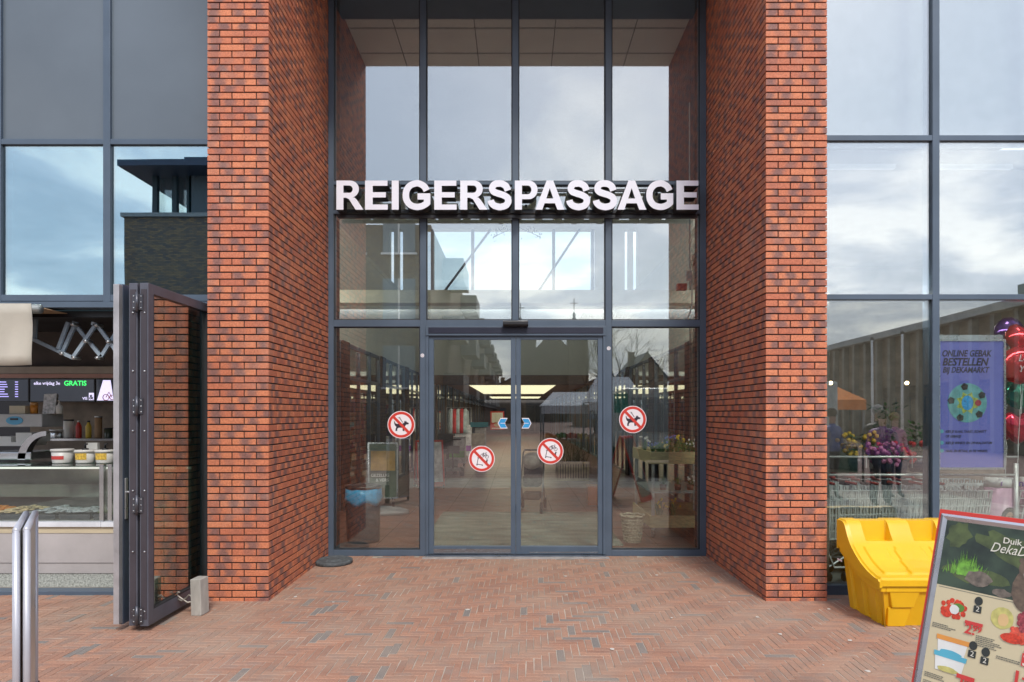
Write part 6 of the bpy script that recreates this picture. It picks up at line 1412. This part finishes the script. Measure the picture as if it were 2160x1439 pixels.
# market stalls with white roofs
canv = mat('white_canvas', (.62,.63,.64), rough=.8, var=.08); polem = mat('stall_pole', (.2,.2,.2), rough=.4, metal=.5)
def stall(x, y, w, d_, h, canvas, lab, rz=0, cols=None, pk_=.75):
    o = empty('market_stall', (x,y,0), rz, lab, 'market stall', 'market stalls on the square')
    m = MB(); m.add([(-w/2,-d_/2,h),(w/2,-d_/2,h),(w/2,d_/2,h),(-w/2,d_/2,h),(-w*.3,0,h+pk_),(w*.3,0,h+pk_)], [(0,1,5,4),(1,2,5),(2,3,4,5),(3,0,4)]); q = build(m, 'roof', canvas, o); s_ = q.modifiers.new('s','SOLIDIFY'); s_.thickness = .01
    m = MB(); m.box(-w/2,w/2,d_/2-.01,d_/2,h-.25,h-.002); build(m, 'valance', canvas, o)
    for sx_ in (-1,1):
        for sy_ in (-1,1): m = MB(); m.tube([(sx_*(w/2-.05),sy_*(d_/2-.05),0),(sx_*(w/2-.05),sy_*(d_/2-.05),h)], .025, 8); build(m, 'pole', polem, o)
    m = MB(); m.box(-w/2+.1,w/2-.1,0,d_/2-.2,.80,.86); build(m, 'table', mat('stall_table', (.25,.18,.11)), o)
    m = MB(); m.box(-w/2+.1,w/2-.1,d_/2-.21,d_/2-.2,.2,.80); build(m, 'skirt', mat('stall_skirt', (.05,.12,.08)), o)
    for k in range(5):
        c_ = (cols or [(.55,.2,.04),(.1,.3,.06),(.6,.05,.04),(.6,.5,.1),(.5,.4,.3)])[k]; m = MB(); x0 = -w/2+.15+k*(w-.3)/5
        for j in range(26): m.ball((x0+random.random()*(w-.3)/5*.85, random.uniform(.05,d_/2-.25), .90+random.random()*.12), random.uniform(.03,.06), 6, 4)
        build(m, 'goods', mat('goods_%d_%s' % (k, 'b' if cols else 'a'), c_, var=.3), o)
stall(ax(1205,21), vy(21), 2.0, 2.2, 1.92, canv, 'white roofed market stall with fruit mirrored behind the right sliding door', pk_=.45); stall(ax(1292,19), vy(19), 1.6, 2.0, 2.0, canv, 'narrow white roofed market stall mirrored at the right door post', 0, [(.35,.3,.25),(.2,.2,.25),(.5,.5,.45),(.3,.1,.08),(.15,.15,.12)])
stall(7.35, vyr(17), 2.5, 2.0, 2.02, mat('orange_canvas', (.85,.24,.03), rough=.8), 'market stall with an orange canopy mirrored in the right shop window', pk_=.50)
# white market truck
o = empty('market_truck', (ax(1372,17), vy(17), 0), R(4), 'white box-bodied market truck mirrored in the pane right of the doors', 'truck')
m = MB(); m.box(-.9,3.2,-6,0,.75,2.35); build(m, 'box_body', mat('truck_white', (.55,.62,.60), rough=.3), o, bevel=.05)
m = MB(); m.box(-.8,3.1,-5.9,-.1,.45,.75); build(m, 'chassis', slate, o)
for x in (-.6,2.9):
    for y in (-.8,-4.8): m = MB(); m.tube([(x-.12,y,.4),(x+.12,y,.4)], .4, 20); build(m, 'wheel', black, o)
m = MB(); m.box(-.5,2.8,.0,.02,1.2,2.1); build(m, 'side_flap', mat('flap_grey', (.30,.34,.34)), o)
m = MB(); m.box(-.95,-.6,.15,.2,1.7,2.2); build(m, 'green_sign', mat('green_banner', (.03,.28,.20), var=.4, vscale=20), o)
# people shopping on the square
def person(x, y, rz, h, top, legs, hair, lab, bend=0, arm=0.0):
    o = empty('person', (x,y,0), rz, lab, 'person', None); k = h/1.75
    me = bpy.data.meshes.new('body'); V = [(0,0,.95),(0,.01,1.15),(0,.02,1.36),(0,.01,1.47),(0,.0,1.58),(0,-.01,1.70),
        (-.10,0,.90),(-.11,-.02+.08,.50),(-.12,.02,.09),(-.12,-.12,.035),(.10,0,.90),(.11,-.06,.50),(.12,.0,.09),(.12,-.14,.035),
        (-.19,.02,1.40),(-.25,.03,1.13),(-.24,-.10-arm,.93+arm),(-.24,-.16-arm,.88+arm),(.19,.02,1.40),(.25,.03,1.13),(.24,-.10-arm,.93+arm),(.24,-.16-arm,.88+arm)]
    E_ = [(0,1),(1,2),(2,3),(3,4),(4,5),(0,6),(6,7),(7,8),(8,9),(0,10),(10,11),(11,12),(12,13),(2,14),(14,15),(15,16),(16,17),(2,18),(18,19),(19,20),(20,21)]
    rad = [.15,.14,.15,.06,.085,.07,.095,.065,.045,.04,.095,.065,.045,.04,.07,.05,.038,.035,.07,.05,.038,.035]
    me.from_pydata([(a*k,b_*k-bend*max(0,c_-.95)*.6,c_*k) for a,b_,c_ in V], E_, []); b = bpy.data.objects.new('body', me); COL.objects.link(b); b.parent = o
    sk = b.modifiers.new('s','SKIN'); 
    for i, r_ in enumerate(rad): me.skin_vertices[0].data[i].radius = (r_*k*.95, r_*k*.8)
    me.skin_vertices[0].data[0].use_root = True
    sub = b.modifiers.new('d','SUBSURF'); sub.levels = 1; sub.render_levels = 1
    mm = bpy.data.materials.new('person_'+lab[:12]); mm.use_nodes = True; t = mm.node_tree; c_ = N(t,'ShaderNodeTexCoord'); s_ = N(t,'ShaderNodeSeparateXYZ'); t.links.new(c_.outputs['Object'], s_.inputs[0]); r_ = N(t,'ShaderNodeValToRGB'); r_.color_ramp.interpolation = 'CONSTANT'
    mr_ = N(t,'ShaderNodeMath', operation='DIVIDE'); t.links.new(s_.outputs[2], mr_.inputs[0]); mr_.inputs[1].default_value = 1.8*k; t.links.new(mr_.outputs[0], r_.inputs[0])
    el = r_.color_ramp.elements; el[0].position = 0; el[0].color = (.03,.025,.02,1); el[1].position = .06; el[1].color = (*legs,1)
    for p_, q_ in ((.53,top),(.83,(.50,.30,.22))): e_ = el.new(p_); e_.color = (*q_,1)
    t.links.new(r_.outputs[0], t.nodes['Principled BSDF'].inputs['Base Color']); me.materials.append(mm)
    m = MB(); m.ball((0,.02*k-bend*.45,1.70*k), .105*k, 14, 10, (.9,1,1)); 
    build(m, 'hair', mat('hair_'+hair, {'dark':(.03,.02,.015),'grey':(.35,.34,.33),'fair':(.35,.22,.1)}[hair], rough=.8), o)
    return o
person(ax(1790,12), vyr(12.6), R(160), 1.74, (.05,.10,.35), (.03,.03,.05), 'dark', 'person in a blue coat by the orange market stall')
person(ax(1835,12.5), vyr(12.2), R(190), 1.80, (.03,.03,.03), (.04,.04,.06), 'grey', 'person in a black coat left of the one in a pink coat')
person(ax(1888,13), vyr(13), R(175), 1.66, (.55,.16,.34), (.05,.05,.08), 'fair', 'person in a pink coat on the square')
person(ax(1765,13.5), vyr(11.8), R(200), 1.70, (.25,.06,.30), (.03,.03,.03), 'dark', 'person in a purple coat nearest the orange stall pole')
# litter and bird droppings scattered on the paving
lit = mat('pale_speck', (.62,.58,.52), rough=.9)
for k in range(34):
    x = random.choice([random.uniform(-3.2,-1.2), random.uniform(-2.2,2.2), random.uniform(1.5,3.2)]); y = random.uniform(-4.6,-.4) if abs(x) < 2.1 else random.uniform(-4.6,-2.1)
    m = MB(); n_ = 9; r_ = random.uniform(.006,.020); m.prism([(r_*random.uniform(.6,1.1)*math.cos(2*math.pi*i/n_), r_*random.uniform(.6,1.1)*math.sin(2*math.pi*i/n_)) for i in range(n_)], .004, .0065, 'z')
    o = build(m, 'pale_scrap', lit); o.location = (x,y,.0); tag(o, 'tiny pale scrap trodden on the red paving', 'scrap', 'pale scraps scattered on the paving')
